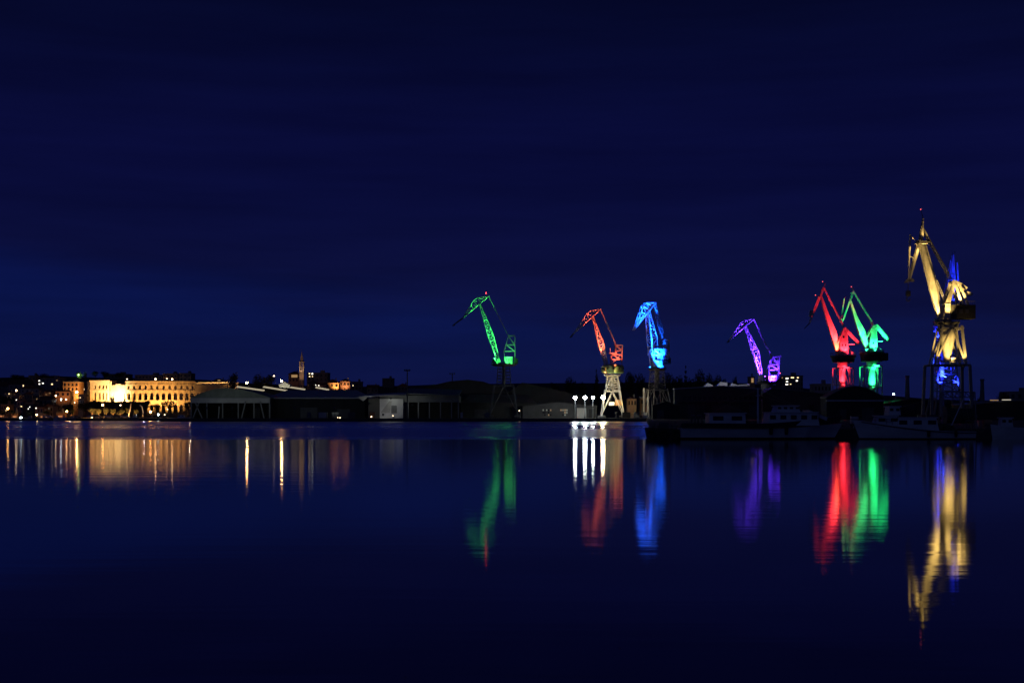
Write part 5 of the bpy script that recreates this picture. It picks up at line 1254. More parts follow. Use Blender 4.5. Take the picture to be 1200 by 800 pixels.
# quay clutter
def container(px, py_t, w_px, Y, m, label, zf=1.4, h=2.6):
    X = xat(px, Y); t = thing('container', (X, Y, zf), label, 'container', 'containers on the quay'); wd = w_px * Y / F / 2; zt = max(zf + h, zat(py_t, Y))
    mb = MB(); mb.box(X - wd, X + wd, Y, Y + 2.4, zf + .15, zt)
    k = int(wd * 2 / .6)
    for i in range(k): mb.box(X - wd + .15 + i * .6, X - wd + .45 + i * .6, Y - .06, Y - .003, zf + .3, zt - .2)
    mb.build('body', m, t)
    fr = MB()
    for sx_ in (-1, 1): fr.box(X + sx_ * wd - .12, X + sx_ * wd + .12, Y - .1, Y + .1, zf, zt + .05)
    fr.box(X - wd, X + wd, Y - .09, Y + .06, zt + .003, zt + .12); fr.build('frame', 'steel', t)
for a in ((378, 486.5, 10, 632, 'palesheet', 'pale container standing on the quay before the blue grey shed'), (362, 487, 4, 634, 'sheet', 'small grey container by the pale one'), (393, 487, 8, 633, 'bluewall', 'grey blue container right of the pale one'),
          (412, 487.5, 7, 634, 'steel', 'dark container near the white warehouse'), (436, 487, 6, 632, 'ochre', 'brownish container beneath the warehouse side wall'), (541, 484.5, 3.4, 632, 'palesheet', 'narrow pale container at the foot of the dark shed'), (571, 483, 5, 634, 'sheet', 'grey container behind the crane legs'),
          (746, 485, 6, 640, 'bluewall', 'pale grey container beside the orange crane, stacked goods near'), (756, 485.5, 5, 642, 'white', 'white container before the two bright poles'), (734, 487, 9, 636, 'dark', 'dark container at the orange crane foot')): container(*a)
for px, py, r, m, lab in ((398.5, 489.2, .22, 'softlamp', 'tiny pale lamp over the grey blue container'), (395.8, 489, .18, 'softlamp', 'tiny lamp close beside another over the containers'), (435.2, 488, .28, 'softlamp', 'small lamp by the brownish container'), (460.5, 487, .22, 'softlamp', 'small lamp under the white warehouse front'), (608.5, 481, .24, 'softlamp', 'small lamp on the low dark shed')):
    wall_lamp(px, py, 628, r, m, lab, 'small lamps on the shipyard quay', zb=1.39, arm=.4)

# quay floodlight columns
for i, (px, m, r, lab) in enumerate(((674, 'floodwhite', .74, 'white quay floodlight farthest from the orange crane'), (685.6, 'floodwhite', .78, 'white quay floodlight second from the end of the row'), (695, 'floodwhite', .6, 'smallest white quay floodlight, next to the warm one'), (706.6, 'floodwarm', .84, 'warm white quay floodlight closest to the orange crane'))):
    Yl = 634; p = at(px, 465.6, Yl)
    t = thing('floodlight_column', (p.x, Yl, 1.39), lab, 'floodlight', 'row of quay floodlights')
    mb = MB(); mb.tube((p.x, Yl + 1, 1.3), (p.x, Yl + 1, p.z + .3), .2, .12, n=8); mb.tube((p.x, Yl + 1, 1.39), (p.x, Yl + 1, 2.2), .35, n=8); mb.build('column', 'steel', t)
    mb = MB(); mb.bar((p.x - .9, Yl + .75, p.z + .1), (p.x + .9, Yl + .75, p.z + .1), .14); mb.lathe((p.x, Yl, p.z + r * .7), [(r * .85, 0), (r * .7, r * .4), (.1, r * .6)], 12); mb.tube((p.x, Yl, p.z + r), (p.x, Yl + .9, p.z + .3), .1); mb.build('bracket', 'steel', t)
    MB().ball((p.x, Yl, p.z), r, 12, 8).build('lamp_head', m, t, smooth=True)
# dark floodlight masts
def mast(px, yt, Y, label, n=4):
    p = at(px, yt, Y); z0 = 1.37; t = thing('floodlight_mast', (p.x, Y, z0), label, 'light mast', 'unlit floodlight masts')
    mb = MB(); mb.tube((p.x, Y, z0), (p.x, Y, p.z), .36, .22, n=8); mb.build('column', 'steel', t)
    mb = MB(); mb.tube((p.x - 1.2, Y, p.z - .2), (p.x + 1.2, Y, p.z - .2), .12); mb.build('crossarm', 'steel', t)
    for k in range(n):
        x = p.x - 1.1 + 2.2 * k / (n - 1); h = MB(); h.bar((x, Y - .5, p.z), (x, Y + .1, p.z + .35), .5, .45); h.build('lamp_housing', 'steel', t)
mast(477.3, 434, 626, 'dark unlit floodlight mast in front of the white warehouse'); mast(530, 438, 700, 'thin dark mast rising behind the warehouse roof', 3)
# orange crane neighbours
house(735.5, 746, 464, 664, 8, 'ochre', 'small lit ochre building just past the orange crane', 'hip', rows=1, cols=3, yb=475, rise=.3)
house(750, 760.5, 466, 668, 8, 'ochre', 'ochre shed house behind the two bright poles', 'flat', rows=1, cols=2, yb=475)
for px, yt, yb, w_, lab in ((754.6, 454.5, 476.5, .5, 'straight pale post lit bright by the quay lamps'), (759.6, 456, 474.5, .8, 'tapered pale post lit bright, next to the straight one')):
    p = at(px, yt, 650); t = thing('post', (p.x, 650, 1.39), lab, 'post', 'bright posts on the quay')
    mb = MB(); mb.tube((p.x, 650, 1.39), (p.x, 650, p.z), w_, w_ * (.75 if w_ < .6 else .25), n=10); mb.build('shaft', 'white', t)
    mb = MB(); mb.lathe((p.x, 650, 1.39), [(w_ * 2, 0), (w_ * 2, .3), (w_ * 1.2, .6)], 10); mb.build('base', 'concrete', t)
ground_flood(V((xat(722, 632), 632, 4.0)), V((xat(722, 645), 645, 16)), 5600, (1, .7, .27), 100, 'low warm floodlight lighting the legs of the orange crane', None)
ground_flood(V((xat(745, 640), 640, 4.0)), V((xat(752, 655), 655, 10)), 1800, (1, .78, .4), 100, 'low warm floodlight lighting the ochre building and bright posts', None)
ground_flood(V((xat(716, 634), 634, 14.0)), V((xat(718, 645), 645, 26)), 2800, (1, .7, .26), 80, 'warm floodlight under the green drum of the orange crane', None)

# long quayside shed and other buildings of the island
shed(790, 893, 456, 452.6, 610, 5, 'shedwall', 'palesheet', 'long pale shed below the violet crane, bluish in the crane light', 'gable', xpeak=845, name='long_shed', zfloor=1.06, doors=((806, 814, 474, 'steel'), (826, 834, 474, 'dark'), (848, 856, 474, 'steel'), (868, 878, 474, 'dark')))
ls = bpy.data.objects['long_shed']
mb = MB(); mb.box(xat(795, 610), xat(892, 610), 609.2, 609.9, zat(472.5, 610), zat(470.8, 610)); mb.build('gutter_beam', 'dark', ls)
for px in range(800, 892, 6):
    mb = MB(); mb.box(xat(px, 610), xat(px + 3.6, 610), 609.86, 609.96, zat(468, 610), zat(464, 610)); mb.build('window', 'glass', ls)
vn = thing('roof_structure', tuple(at(840, 453, 640)), 'pale broken outline of covered goods on the long shed roof', 'roof structure')
mb = MB(); mb.prism([at(825.5, 454, 640), at(829, 448.6, 640), at(833, 449.8, 640), at(838, 453.4, 640), at(838, 454, 640)], (0, 5, 0)); mb.prism([at(839, 454, 640), at(842.5, 449.3, 640), at(845, 447.4, 640), at(852.5, 448.2, 640), at(852, 452.5, 640), at(846, 454, 640)], (0, 5, 0)); mb.build('cover', 'white', vn)
mb = MB(); mb.prism([at(856, 452, 640), at(858, 448.6, 640), at(864, 451, 640), at(878, 449.5, 640), at(879, 452, 640)], (0, 5, 0)); mb.build('sheet_cover', 'white', vn)
flood_fixture(vn, at(842, 453.8, 628), at(848, 451, 640), 900, (.8, .82, 1), 120); flood_fixture(vn, at(866, 453.6, 630), at(868, 451, 640), 300, (.8, .8, 1), 120)
shed(893, 972, 462, 455, 620, 14, 'shedwall', 'sheet', 'dim grey shed between the violet and scarlet cranes', 'gable', xpeak=905, zfloor=1.06, doors=((910, 920, 474, 'dark'), (948, 954, 474, 'dark')))
dm = shed(968, 1036, 466, 453, 500, 10, 'dark', 'sheet', 'dark shed with a rounded roof hiding the feet of the scarlet and emerald cranes', 'arch', zfloor=1.06, fascia=(468.5, 470.2), doors=((984, 992, 480, 'steel'), (1010, 1024, 478, 'steel')))
house(954, 974, 450.5, 700, 10, 'concrete', 'low pale flat building at the foot of the scarlet crane', 'flat', rows=1, cols=5, yb=470)
for px, yt, lab in ((1063.3, 440, 'dim concrete chimney between the emerald and gold cranes'), (1151, 444, 'dim concrete chimney beyond the gold crane')):
    p = at(px, yt, 560); t = thing('chimney', (p.x, 560, 1.06), lab, 'chimney', 'dim chimneys of the yard')
    mb = MB(); mb.tube((p.x, 560, 1), (p.x, 560, p.z), 1.25, .62, n=14); mb.build('shaft', 'concrete', t)
    mb = MB(); mb.lathe((p.x, 560, p.z - .8), [(.75, 0), (.85, .3), (.85, .7), (.6, .85)], 14); mb.build('cap', 'concrete', t)
shed(1036, 1110, 474, 468, 540, 24, 'dark', 'dark', 'low dark shed under the gold crane', 'gable', zfloor=1.06, xpeak=1070)
shed(1140, 1290, 474, 469.5, 480, 24, 'dark', 'sheet', 'low dark shed at the right of the gold crane by the dark tree', 'gable', zfloor=1.06, xpeak=1190)
for xa, xb, y, lab in ((1160, 1170, 468.8, 'dim lit strip of window under the dark tree'), (1174, 1184.5, 468.3, 'bright lit strip of window beside the dark tree')):
    p = at(xa, y, 478); q = at(xb, y, 478); t = thing('lit_window', tuple(p), lab, 'window', 'lit strips by the dark tree')
    mb = MB(); mb.box(p.x, q.x, 477.8, 477.9, p.z - .12, p.z + .14); mb.build('pane', 'dimwin' if xa < 1170 else 'stripwin', t)
    mb = MB(); mb.box(p.x - .1, q.x + .1, 477.7, 477.95, p.z + .145, p.z + .25); mb.build('frame', 'steel', t)
# trees of the yard
YG = 'dark trees behind the shipyard'
for a in (('A', 650, 446, 900, 18, 'low dark tree at the start of the ridge behind the tall grey hall'), ('B', 667, 438, 900, 20, 'rounded dark tree over the tall grey hall'), ('A', 683, 445, 890, 16, 'dark tree between the rounded tree and the cypress'), ('C', 699, 433.5, 880, 7, 'slim dark cypress beside the orange crane jib'),
          ('A', 738, 432.5, 880, 20, 'dense dark tree between the orange and azure cranes'), ('B', 751, 434, 885, 18, 'second dense dark tree touching the azure crane'), ('B', 781, 431, 870, 20, 'dark tree just behind the azure crane counterweight'), ('F', 803.5, 427.5, 880, 13, 'pointed dark conifer standing above its neighbours'), ('A', 794, 437, 880, 16, 'dark tree at the foot of the pointed conifer'),
          ('B', 820, 428.5, 870, 19, 'broad dark tree right of the pointed conifer'), ('A', 832, 434, 880, 12, 'dark tree at the side of the broad one'), ('B', 842, 435, 890, 15, 'lower dark tree before the gap in the ridge'), ('A', 861.5, 438, 890, 9, 'small dark tree alone on the ridge by the violet crane'), ('A', 811, 440, 860, 22, 'low dark tree filling the ridge below the conifer'),
          ('B', 725, 441, 900, 20, 'dark tree hidden behind the orange crane tower'), ('A', 848, 441, 880, 16, 'low dark tree behind the covered goods'), ('B', 1174.5, 456, 640, 17, 'round dark tree over the lit strip of window'), ('A', 1148, 463, 640, 9, 'small dark tree beside the far chimney'), ('A', 1046, 466, 700, 12, 'small dark tree beneath the lone white lamp'), ('B', 1110, 466, 700, 20, 'dark bush like tree behind the gold crane legs')):
    tree(*a, YG)

# ---------------------------------------------------------------- boats
def hull(mb, c, L_, B_, sheer, draft, bow_dir, cut0=None, cut1=None, flare=1.0, n=28, transom=.72):
    """lofted hull; sheer(t) = deck height at t (0 stern, 1 bow); z limits cut to make bands of colour"""
    rows = []
    for i in range(n + 1):
        t = i / n
        hb = B_ / 2 * (transom + (1 - transom) * math.sin(min(1, t / .45) * math.pi / 2)) if t < .45 else B_ / 2 * max(.012, (1 - ((t - .45) / .55) ** 2.2))
        zs = sheer(t); z0 = cut0(t) if cut0 else -draft; z1 = cut1(t) if cut1 else zs
        ring = []
        for k in range(6):
            z = z0 + (z1 - z0) * k / 5; f = max(0, min(1, (z + draft) / (zs + draft)))
            wd = hb * (.35 + .65 * f ** .55) if t < .8 else hb * (.12 + .88 * f ** (.6 + (t - .8) * 2 * flare))
            rake = (t ** 5) * (f - .55) * L_ * .085 * flare
            ring.append((c.x + bow_dir * ((t - .5) * L_ + rake), wd, z))
        rows.append(ring)
    vs = []; 
    for ring in rows:
        for x, wd, z in ring: vs.append((x, c.y - wd, z))
        for x, wd, z in reversed(ring): vs.append((x, c.y + wd, z))
    m = 12; fs = []
    for i in range(n):
        for k in range(m): fs.append((i * m + k, i * m + (k + 1) % m, (i + 1) * m + (k + 1) % m, (i + 1) * m + k))
    fs.append(tuple(range(m - 1, -1, -1))); fs.append(tuple(n * m + k for k in range(m)))
    return mb.add(vs, fs)
def cabin(boat, x0, x1, y0, y1, z0, z1, m, name, wins=3, rake=.0, roof='white', parent=None):
    mb = MB(); mb.hexa([(x0, y0, z0), (x1, y0, z0), (x1, y1, z0), (x0, y1, z0)], [(x0 + rake, y0 + .06, z1), (x1 - rake, y0 + .06, z1), (x1 - rake, y1 - .06, z1), (x0 + rake, y1 - .06, z1)])
    o = mb.build(name, m, boat)
    rf = MB(); rf.box(x0 + rake - .15, x1 - rake + .15, y0 - .12, y1 + .12, z1 + .003, z1 + .08); rf.build('cabin_roof', roof, o)
    W_ = x1 - x0
    for k in range(wins):
        a = x0 + W_ * (k + .22) / wins; b_ = x0 + W_ * (k + .78) / wins; g = MB(); h0, h1 = z0 + (z1 - z0) * .5, z0 + (z1 - z0) * .82
        g.hexa([(a, y0 - .02, h0), (b_, y0 - .02, h0), (b_, y0 + .05, h0), (a, y0 + .05, h0)], [(a, y0 + .01, h1), (b_, y0 + .01, h1), (b_, y0 + .07, h1), (a, y0 + .07, h1)]); g.build('window', 'glass', o)
    return o
def boat_rail(boat, pts, h, m='steel', name='railing', posts=True):
    mb = MB()
    for a, b_ in zip(pts, pts[1:]):
        a, b_ = V(a), V(b_); mb.tube(a + V((0, 0, h)), b_ + V((0, 0, h)), .022, n=5); mb.tube(a + V((0, 0, h * .5)), b_ + V((0, 0, h * .5)), .015, n=5)
        if posts: mb.tube(a, a + V((0, 0, h)), .022, n=5)
    mb.tube(V(pts[-1]), V(pts[-1]) + V((0, 0, h)), .022, n=5); mb.build(name, m, boat)

# --- large trawler, bow to the right
BY = 151.5; bx = lambda px: xat(px, 149); bz = lambda py: zat(py, 149)
t = thing('fishing_trawler', ((bx(893)), BY, 0), 'long fishing trawler with a pale hull band and dark bulwark, moored at the quay', 'trawler', None)
cN = V((bx(893), BY + .0, 0)); LEN = bx(986) - bx(799)
sh = lambda tt: bz(502.5) + (bz(496) - bz(502.5)) * max(0, (tt - .45) / .55) ** 1.6 + .12 * (1 - tt)
hull(MB_ := MB(), cN, LEN, 5.0, sh, .9, 1, lambda tt: -.9, lambda tt: .22); MB_.build('boot_topping', 'anti', t)
hull(MB_ := MB(), cN, LEN, 5.02, sh, .9, 1, lambda tt: .221, lambda tt: sh(tt)); MB_.build('hull', 'hullwhite', t)
bul = lambda tt: sh(tt) + .5 + .35 * max(0, (tt - .5) / .5) ** 1.5
mb = MB(); hull(mb, cN, LEN, 5.05, bul, .9, 1, lambda tt: sh(tt) + .002, bul); mb.build('bulwark', 'hulldark', t)
mb = MB()
ps = [V((cN.x + (tt - .5) * LEN, BY - 2.56 * (1 if tt < .62 else max(.1, 1 - ((tt - .45) / .55) ** 2.2)) * (.86 if tt < .15 else 1), sh(tt))) for tt in [k / 20 for k in range(20)]]
for a, b_ in zip(ps, ps[1:]): mb.tube(a, b_, .06, n=6)
mb.build('rubbing_strake', 'wood', t)
h1 = cabin(t, bx(901), bx(962), BY - 1.9, BY + 1.9, sh(.75) + .1, bz(483.5), 'hullwhite', 'deckhouse', 5, .25)
cabin(t, bx(912), bx(940), BY - 1.6, BY + 1.6, bz(483.5) + .09, bz(475.5), 'hullwhite', 'wheelhouse', 4, .2)
mb = MB(); mb.hexa([(bx(950), BY - 1.7, bz(484)), (bx(972), BY - 1.2, bz(493)), (bx(972), BY + 1.2, bz(493)), (bx(950), BY + 1.7, bz(484))], [(bx(950), BY - 1.7, bz(480)), (bx(973), BY - 1.2, bz(489)), (bx(973), BY + 1.2, bz(489)), (bx(950), BY + 1.7, bz(480))]); mb.build('whaleback', 'hullwhite', t)
cabin(t, bx(832), bx(876), BY - 1.7, BY + 1.7, sh(.25) + .1, bz(484.5), 'hullwhite', 'net_store', 2, .1)
mb = MB(); mb.tube((bx(893), BY, sh(.5)), (bx(893), BY, bz(454)), .13, .07, n=8); mb.tube((bx(893), BY - 1.1, bz(463)), (bx(893), BY + 1.1, bz(463)), .05, n=6); mb.build('mast', 'hullwhite', t)
mb = MB(); mb.tube((bx(893), BY, bz(489)), (bx(845), BY - .6, bz(471)), .09, .05, n=6); mb.build('boom', 'steel', t)
mb = MB()
for a, b_ in (((893, 455), (975, 492)), ((893, 455), (806, 500)), ((893, 457), (845, 471)), ((893, 462), (940, 476))): mb.tube((bx(a[0]), BY, bz(a[1])), (bx(b_[0]), BY, bz(b_[1])), .018, n=4)
mb.build('rigging', 'rope', t)
for px in (816, 824): 
    mb = MB(); mb.tube((bx(px), BY - 1.5, sh(.1)), (bx(px), BY - 1.5, bz(487)), .1); mb.tube((bx(px), BY + 1.5, sh(.1)), (bx(px), BY + 1.5, bz(487)), .1); mb.tube((bx(px), BY - 1.6, bz(487)), (bx(px), BY + 1.6, bz(487)), .1); mb.build('net_gantry', 'steel', t)
mb = MB(); mb.lathe((bx(884), BY - 1, sh(.45)), [(.5, 0), (.55, .4), (.5, .8)], 14); mb.lathe((bx(884), BY + .8, sh(.45)), [(.5, 0), (.55, .4), (.5, .8)], 14); mb.build('winch', 'steel', t)
boat_rail(t, [(bx(940) + k * 1.0, BY - 1.8 + .09 * k, bul(.8) + .05 * k) for k in range(5)], .75)
for px in (903, 921):
    mb = MB(); mb.lathe((bx(px), BY - 2.75, .95), [(.16, -.45), (.2, -.2), (.2, .2), (.16, .45)], 10); mb.build('fender', 'rubber', t)

# --- white fishing boat, bow to the left
BY2 = 151.0
t = thing('fishing_boat', (bx(1078), BY2, 0), 'white fishing boat with a stepped cabin and a slanting boom, high bow', 'fishing boat', None)
cN2 = V((bx(1078), BY2, 0)); LEN2 = bx(1147) - bx(1010)
sh2 = lambda tt: bz(505.5) + (bz(491.5) - bz(505.5)) * max(0, (tt - .12) / .88) ** 1.75
hull(MB_ := MB(), cN2, LEN2, 3.9, sh2, .7, -1, lambda tt: -.7, lambda tt: .16); MB_.build('boot_topping', 'anti', t)
hull(MB_ := MB(), cN2, LEN2, 3.92, sh2, .7, -1, lambda tt: .161, sh2); MB_.build('hull', 'hullwhite', t)
mb = MB()
st = [k / 18 for k in range(18)]
def hb2(tt): return 1.96 * (.72 + .28 * math.sin(min(1, tt / .45) * math.pi / 2)) if tt < .45 else 1.96 * max(.02, 1 - ((tt - .45) / .55) ** 2.2)
for a, b_ in zip(st, st[1:]): mb.tube((cN2.x - (a - .5) * LEN2 - a ** 5 * .4, BY2 - hb2(a) - .03, sh2(a) - .12), (cN2.x - (b_ - .5) * LEN2 - b_ ** 5 * .4, BY2 - hb2(b_) - .03, sh2(b_) - .12), .055, n=6)
mb.build('rubbing_strake', 'hulldark', t)
cb = cabin(t, bx(1052), bx(1103), BY2 - 1.35, BY2 + 1.35, sh2(.4) - .1, bz(489.6), 'hullwhite', 'cabin', 3, .3)
cabin(t, bx(1029), bx(1058), BY2 - 1.1, BY2 + 1.1, sh2(.75) - .2, bz(487.5), 'hullwhite', 'fore_cabin', 2, .35)
wh = cabin(t, bx(1044.5), bx(1059), BY2 - .95, BY2 + .95, bz(487.4) + .1, bz(476.5), 'hullwhite', 'wheelhouse', 2, .12)
mb = MB(); mb.tube((bx(1051), BY2, bz(475.5)), (bx(1051), BY2, bz(468.5)), .04); mb.tube((bx(1047), BY2, bz(472)), (bx(1055), BY2, bz(472)), .03); mb.build('aerial', 'steel', t)
mb = MB(); mb.tube((bx(1119), BY2, sh2(.2)), (bx(1137), BY2, bz(465)), .07, .045, n=8); mb.build('boom', 'hullwhite', t)
mb = MB(); mb.tube((bx(1096), BY2, sh2(.3)), (bx(1096), BY2, bz(466)), .08, .05, n=8); mb.tube((bx(1096), BY2 - .7, bz(474)), (bx(1096), BY2 + .7, bz(474)), .04); mb.build('mast', 'steel', t)
mb = MB()
for a, b_ in (((1096, 467), (1137, 465.4)), ((1096, 467), (1012, 491)), ((1096, 468), (1144, 505)), ((1137, 465.4), (1146, 505))): mb.tube((bx(a[0]), BY2, bz(a[1])), (bx(b_[0]), BY2, bz(b_[1])), .015, n=4)
mb.build('rigging', 'rope', t)
mb = MB(); rn = random.Random(3)
for k in range(14): mb.ball((bx(1108) + rn.uniform(-.9, 1.3), BY2 + rn.uniform(-1, 1), sh2(.25) + rn.uniform(.0, .45)), rn.uniform(.25, .5), 7, 5)
mb.build('net_pile', 'net', t)
mb = MB(); mb.tube((bx(1143), BY2 - 1.0, sh2(.02)), (bx(1143), BY2 - 1.0, bz(493)), .05); mb.tube((bx(1143), BY2 + 1.0, sh2(.02)), (bx(1143), BY2 + 1.0, bz(493)), .05); mb.tube((bx(1143), BY2 - 1.0, bz(493)), (bx(1143), BY2 + 1.0, bz(493)), .06); mb.build('stern_gallows', 'steel', t)
boat_rail(t, [(bx(1010.5) + k * .55, BY2 - .12 - .22 * k, sh2(.99 - .04 * k)) for k in range(7)], .55)
mb = MB(); mb.box(bx(1085), bx(1090), BY2 - .5, BY2 + .5, bz(489.6) + .09, bz(486)); mb.build('hatch', 'wood', t)
for px, tt in ((1088, .42), (1120, .2)):
    mb = MB(); mb.lathe((bx(px), BY2 - 2.1, .6), [(.13, -.35), (.17, -.15), (.17, .15), (.13, .35)], 10); mb.build('fender', 'rubber', t)

# --- dark working barge at the left end, small boats
t = thing('work_barge', (bx(781), 153, 0), 'low black working barge lying at the quay corner by the trawler stern', 'barge', None)
mb = MB(); mb.hexa([(bx(766), 151.2, -.5), (bx(798), 151.2, -.5), (bx(798), 156, -.5), (bx(766), 156, -.5)], [(bx(762.5), 151, bz(501)), (bx(799), 151, bz(503)), (bx(799), 156, bz(503)), (bx(762.5), 156, bz(501))]); mb.build('hull', 'dark', t)
mb = MB(); mb.box(bx(776), bx(788), 152.5, 155, bz(502.5), bz(495.5)); mb.build('deck_box', 'steel', t)
for px in (768, 774, 790, 796):
    mb = MB(); mb.tube((bx(px), 151.3, bz(502.5)), (bx(px), 151.3, bz(498.5)), .09, n=8); mb.tube((bx(px) - .18, 151.3, bz(499.2)), (bx(px) + .18, 151.3, bz(499.2)), .05); mb.build('bollard', 'steel', t)
for px in (765, 780, 795):
    mb = MB()
    for k in range(10):
        a, b_ = 2 * math.pi * k / 10, 2 * math.pi * (k + 1) / 10; mb.tube((bx(px) + .38 * math.cos(a), 150.9, .55 + .38 * math.sin(a)), (bx(px) + .38 * math.cos(b_), 150.9, .55 + .38 * math.sin(b_)), .13, n=6)
    mb.build('tyre_fender', 'rubber', t)
def small_boat(px0, px1, py_w, py_s, py_c, Y, label, m='hullwhite', bow=1, group='small moored boats'):
    X0, X1 = xat(px0, Y), xat(px1, Y); L_ = X1 - X0; c = V(((X0 + X1) / 2, Y, 0)); hz = max(.6, zat(py_s, Y)); t = thing('motor_boat', (c.x, Y, 0), label, 'boat', group)
    B_ = min(3.2, max(1.8, L_ * .33)); s_ = lambda tt: hz * (.85 + .25 * tt ** 2)
    hull(q := MB(), c, L_, B_, s_, .4, bow, lambda tt: -.4, s_, n=14); q.build('hull', m, t)
    zc = max(hz + .8, zat(py_c, Y)); xc = c.x + bow * L_ * .05
    cabin(t, xc - L_ * .2, xc + L_ * .2, Y - B_ * .32, Y + B_ * .32, hz * .9, zc, 'hullwhite', 'cabin', 2, L_ * .04)
    return t
small_boat(1162, 1198, 505, 498.5, 493.5, 152, 'small pale launch moored astern of the white fishing boat', bow=-1)
small_boat(63, 70, 491, 489, 487.2, 688, 'white motor boat moored under the slope lamps'); small_boat(71, 78, 491, 489.2, 487, 687, 'white motor boat next to another, just before the orange pole lamp')
small_boat(80, 89, 491, 489.4, 488, 688, 'dim motor boat moored past the pair of white boats', 'sheet'); small_boat(152, 163, 491, 488.5, 485.8, 686, 'bluish cabin cruiser moored by the last promenade trees', 'bluewall'); small_boat(201, 222, 491.5, 489, 486, 684, 'larger pale boat on the shore just before the arched shed')
small_boat(30, 40, 491, 489.4, 488.3, 688, 'dim little boat close to the brilliant white lamp', 'sheet')
small_boat(46, 57, 491, 489.3, 488, 688, 'reddish hulled little boat between lamp and boats', 'pink')
for px, pw, c_ in ((68, 60, (1, .75, .5)), (157, 120, (.5, .65, 1)), (212, 130, (1, .9, .7))):
    ground_flood(V((xat(px, 678), 697, 3.6)), V((xat(px, 686), 687, .8)), pw * 4, c_, 120, {68: 'quay lamp shining down on the pair of white motor boats', 157: 'cool quay lamp over the bluish cabin cruiser', 212: 'quay lamp over the larger pale boat'}[px], 'quay lamps over the boats')
# curved pole gate by the promenade
ap = thing('arch_pole', (xat(165.5, 708), 708, 1.36), 'tall pale curved pole beyond the last promenade trees', 'pole', 'pair of curved poles'); 
for nm, pts, lab in (('a', [(163.8, 474.5), (166.3, 476.5), (167.3, 481), (166.8, 490)], None),):
    mb = MB()
    for a, b_ in zip(pts, pts[1:]): mb.tube(at(*a, 708), at(*b_, 708), .32, n=8)
    mb.build('pole', 'white', ap); mb = MB(); mb.lathe((xat(166.8, 708), 708, 1.36), [(.7, 0), (.7, .3), (.4, .5)], 10); mb.build('base', 'concrete', ap)
ap2 = thing('arch_pole', (xat(151, 708), 708, 1.36), 'pale curved pole leaning among the promenade trees', 'pole', 'pair of curved poles'); mb = MB()
for a, b_ in (((153.5, 472.5), (152.8, 477)), ((152.8, 477), (151.2, 484)), ((151.2, 484), (150.6, 490))): mb.tube(at(*a, 708), at(*b_, 708), .28, n=8)
mb.build('pole', 'white', ap2); mb = MB(); mb.lathe((xat(150.6, 708), 708, 1.36), [(.7, 0), (.7, .3), (.4, .5)], 10); mb.build('base', 'concrete', ap2)
# small kiosks and cars along the promenade
def car(px, Y, m, label, col=None):
    X = xat(px, Y); t = thing('parked_car', (X, Y, 1.395), label, 'car', 'cars parked on the promenade'); z0 = 1.395
    body = [(-2.1, .35), (2.1, .35), (2.15, .75), (1.3, .9), (.75, 1.4), (-1.2, 1.42), (-1.9, .95), (-2.15, .8)]
    mb = MB(); mb.prism([V((X + a, Y - .85, z0 + b_)) for a, b_ in body], (0, 1.7, 0)); mb.build('body', m, t)
    g = MB(); g.prism([V((X + a, Y - .87, z0 + b_)) for a, b_ in ((1.15, .92), (.68, 1.34), (-1.12, 1.35), (-1.6, .95))], (0, .015, 0)); g.build('side_window', 'glass', t)
    for sx_ in (-1.35, 1.35):
        for sy_ in (-.86, .66): w_ = MB(); w_.tube((X + sx_, Y + sy_, z0 + .33), (X + sx_, Y + sy_ + .2, z0 + .33), .33, n=14); w_.build('wheel', 'rubber', t)
for px, m, lab in ((108, 'white', 'pale car parked at the near end of the tree row'), (114.5, 'palesheet', 'light grey car behind the pale one under the trees'), (128, 'white', 'white car parked in the middle of the tree row'), (137, 'sheet', 'grey car parked past the white one'), (146.5, 'white', 'white car parked near the leaning curved pole'), (57, 'white', 'white car alone between the two dim trees'), (90, 'sheet', 'grey car parked past the orange pole lamp')): car(px, 699.5, m, lab)

# waterside kiosks
for x0, x1, yt, m, lab, py_ in ((-4, 6, 484.5, 'pink', 'reddish lit kiosk at the very edge of the waterfront', 487.5), (13, 21, 485, 'ochre', 'small ochre kiosk between the orange and the white lamp', 488), (46, 54, 485.5, 'pink', 'reddish kiosk with a lit counter past the white lamp', 488.2), (66, 75, 484.8, 'ochre', 'long low kiosk behind the pair of white boats', 487.6)):
    house(x0, x1, yt, 724, 4, m, lab, 'flat', rows=0, cols=0, name='kiosk', cat='kiosk', group='kiosks of the waterfront', lit=(((x0 + x1) / 2, py_, (x1 - x0) * .6, 1.6, 'kioskwin'),), yb=490)

shed(764, 797, 476, 471, 600, 3.5, 'dark', 'dark', 'small black store shed at the end of the long pale shed', 'gable', zfloor=1.06, doors=((770, 778, 481, 'steel'),))
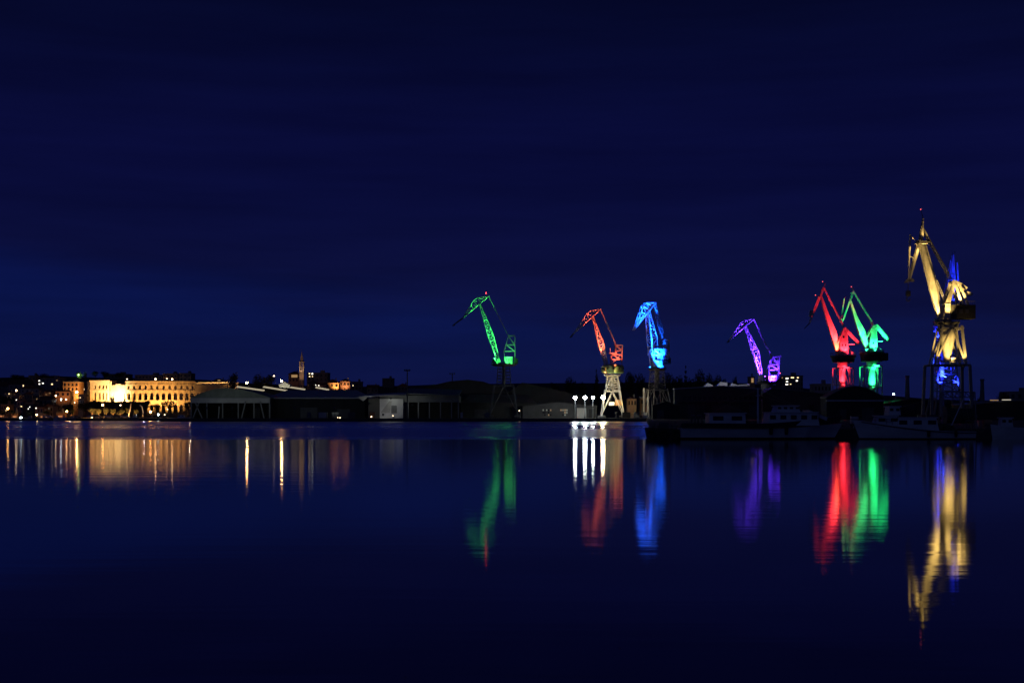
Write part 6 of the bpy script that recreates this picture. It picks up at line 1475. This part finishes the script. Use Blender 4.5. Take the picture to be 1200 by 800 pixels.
# working clutter on the island quay
for px in (772, 806, 842, 868, 998, 1003, 1156, 1159):
    p = at(px, 500, 158); t = thing('mooring_bollard', (p.x, 158, 1.05), 'black iron bollard on the edge of the island quay', 'bollard', 'bollards on the island quay')
    mb = MB(); mb.lathe((p.x, 158, 1.05), [(.28, 0), (.2, .1), (.17, .35), (.27, .45), (.25, .56), (.1, .6)], 14); mb.build('post', 'steel', t)
rc = random.Random(8)
for px, n_, m, lab in ((1001, 4, 'hullwhite', 'pale'), (1006, 3, 'bluewall', 'blue grey'), (1156.5, 3, 'ochre', 'brown')):
    for k in range(n_):
        p = at(px + rc.uniform(-.3, .3), 500, 160); z0 = 1.055 + .36 * k
        pos = ('at the bottom of', 'second from the bottom of', 'third from the bottom of', 'on top of')[k if k < n_ - 1 else 3]
        where = {'pale': 'between the two big boats', 'blue grey': 'by the white boat bow', 'brown': 'past the white boat stern'}[lab]
        t = thing('fish_crate', (p.x, 160, z0), lab + ' fish crate ' + pos + ' the stack ' + where, 'crate', 'stacked fish crates')
        mb = MB(); mb.box(p.x - .4, p.x + .4, 159.7, 160.3, z0, z0 + .04)
        for a in ((-.4, .4, 159.7, 159.74), (-.4, .4, 160.26, 160.3), (-.4, -.36, 159.745, 160.255), (.36, .4, 159.745, 160.255)): mb.box(p.x + a[0], p.x + a[1], a[2], a[3], z0 + .041, z0 + .34)
        mb.build('body', m, t); h = MB(); h.box(p.x - .44, p.x + .44, 159.66, 159.695, z0 + .29, z0 + .345); h.build('rim', 'rubber', t)
for a, b_, lab in (((986, 497), (998, 500), 'mooring rope from the bow of the long trawler to the quay'), ((1011, 493), (1003, 500), 'mooring rope from the high bow of the white fishing boat'), ((1146, 504), (1156, 500), 'mooring rope from the stern of the white fishing boat')):
    p, q = at(*a, 150.5), at(*b_, 158); p = V((p.x, 150.5, p.z)); q = V((q.x, 158, 1.4)); mb = MB(); pr = p
    for k in range(1, 9):
        f = k / 8; c_ = p.lerp(q, f) - V((0, 0, .35 * math.sin(math.pi * f))); mb.tube(pr, c_, .035, n=5); pr = c_
    o = mb.build('mooring_rope', 'rope'); tag(o, lab, 'rope')
# trawl net drum and lattice gantry on the quay behind the white boat
t = thing('net_drum', (xat(1122, 162), 162, 1.05), 'big net drum under a lattice gantry behind the white boat boom', 'net drum')
X = xat(1122, 162); mb = MB()
for sx_ in (-1.5, 1.5): mb.tube((X + sx_, 162, 2.5), (X + sx_ + .08, 162, 2.5), 1.15, n=24)
mb.build('flange', 'steel', t); mb = MB(); mb.tube((X - 1.48, 162, 2.5), (X + 1.48, 162, 2.5), .85, n=20); mb.build('wound_net', 'net', t)
mb = MB()
for sx_ in (-1.9, 1.9):
    for dy in (-.8, .8): mb.tube((X + sx_, 162 + dy, 1.05), (X + sx_, 162 + dy * .3, 5.2), .08, n=6)
    mb.tube((X + sx_, 162, 2.5), (X + sx_ * .78, 162, 2.5), .12)
for k in range(8):
    x = X - 1.9 + 3.8 * k / 7; mb.tube((x, 161.75, 5.2), (x + (.54 if k < 7 else 0), 161.75, 4.6), .04, n=4); mb.tube((x, 161.75, 4.6), (x, 161.75, 5.2), .04, n=4)
for z in (4.6, 5.2): mb.tube((X - 1.9, 161.75, z), (X + 1.9, 161.75, z), .06)
mb.build('gantry', 'grey', t)
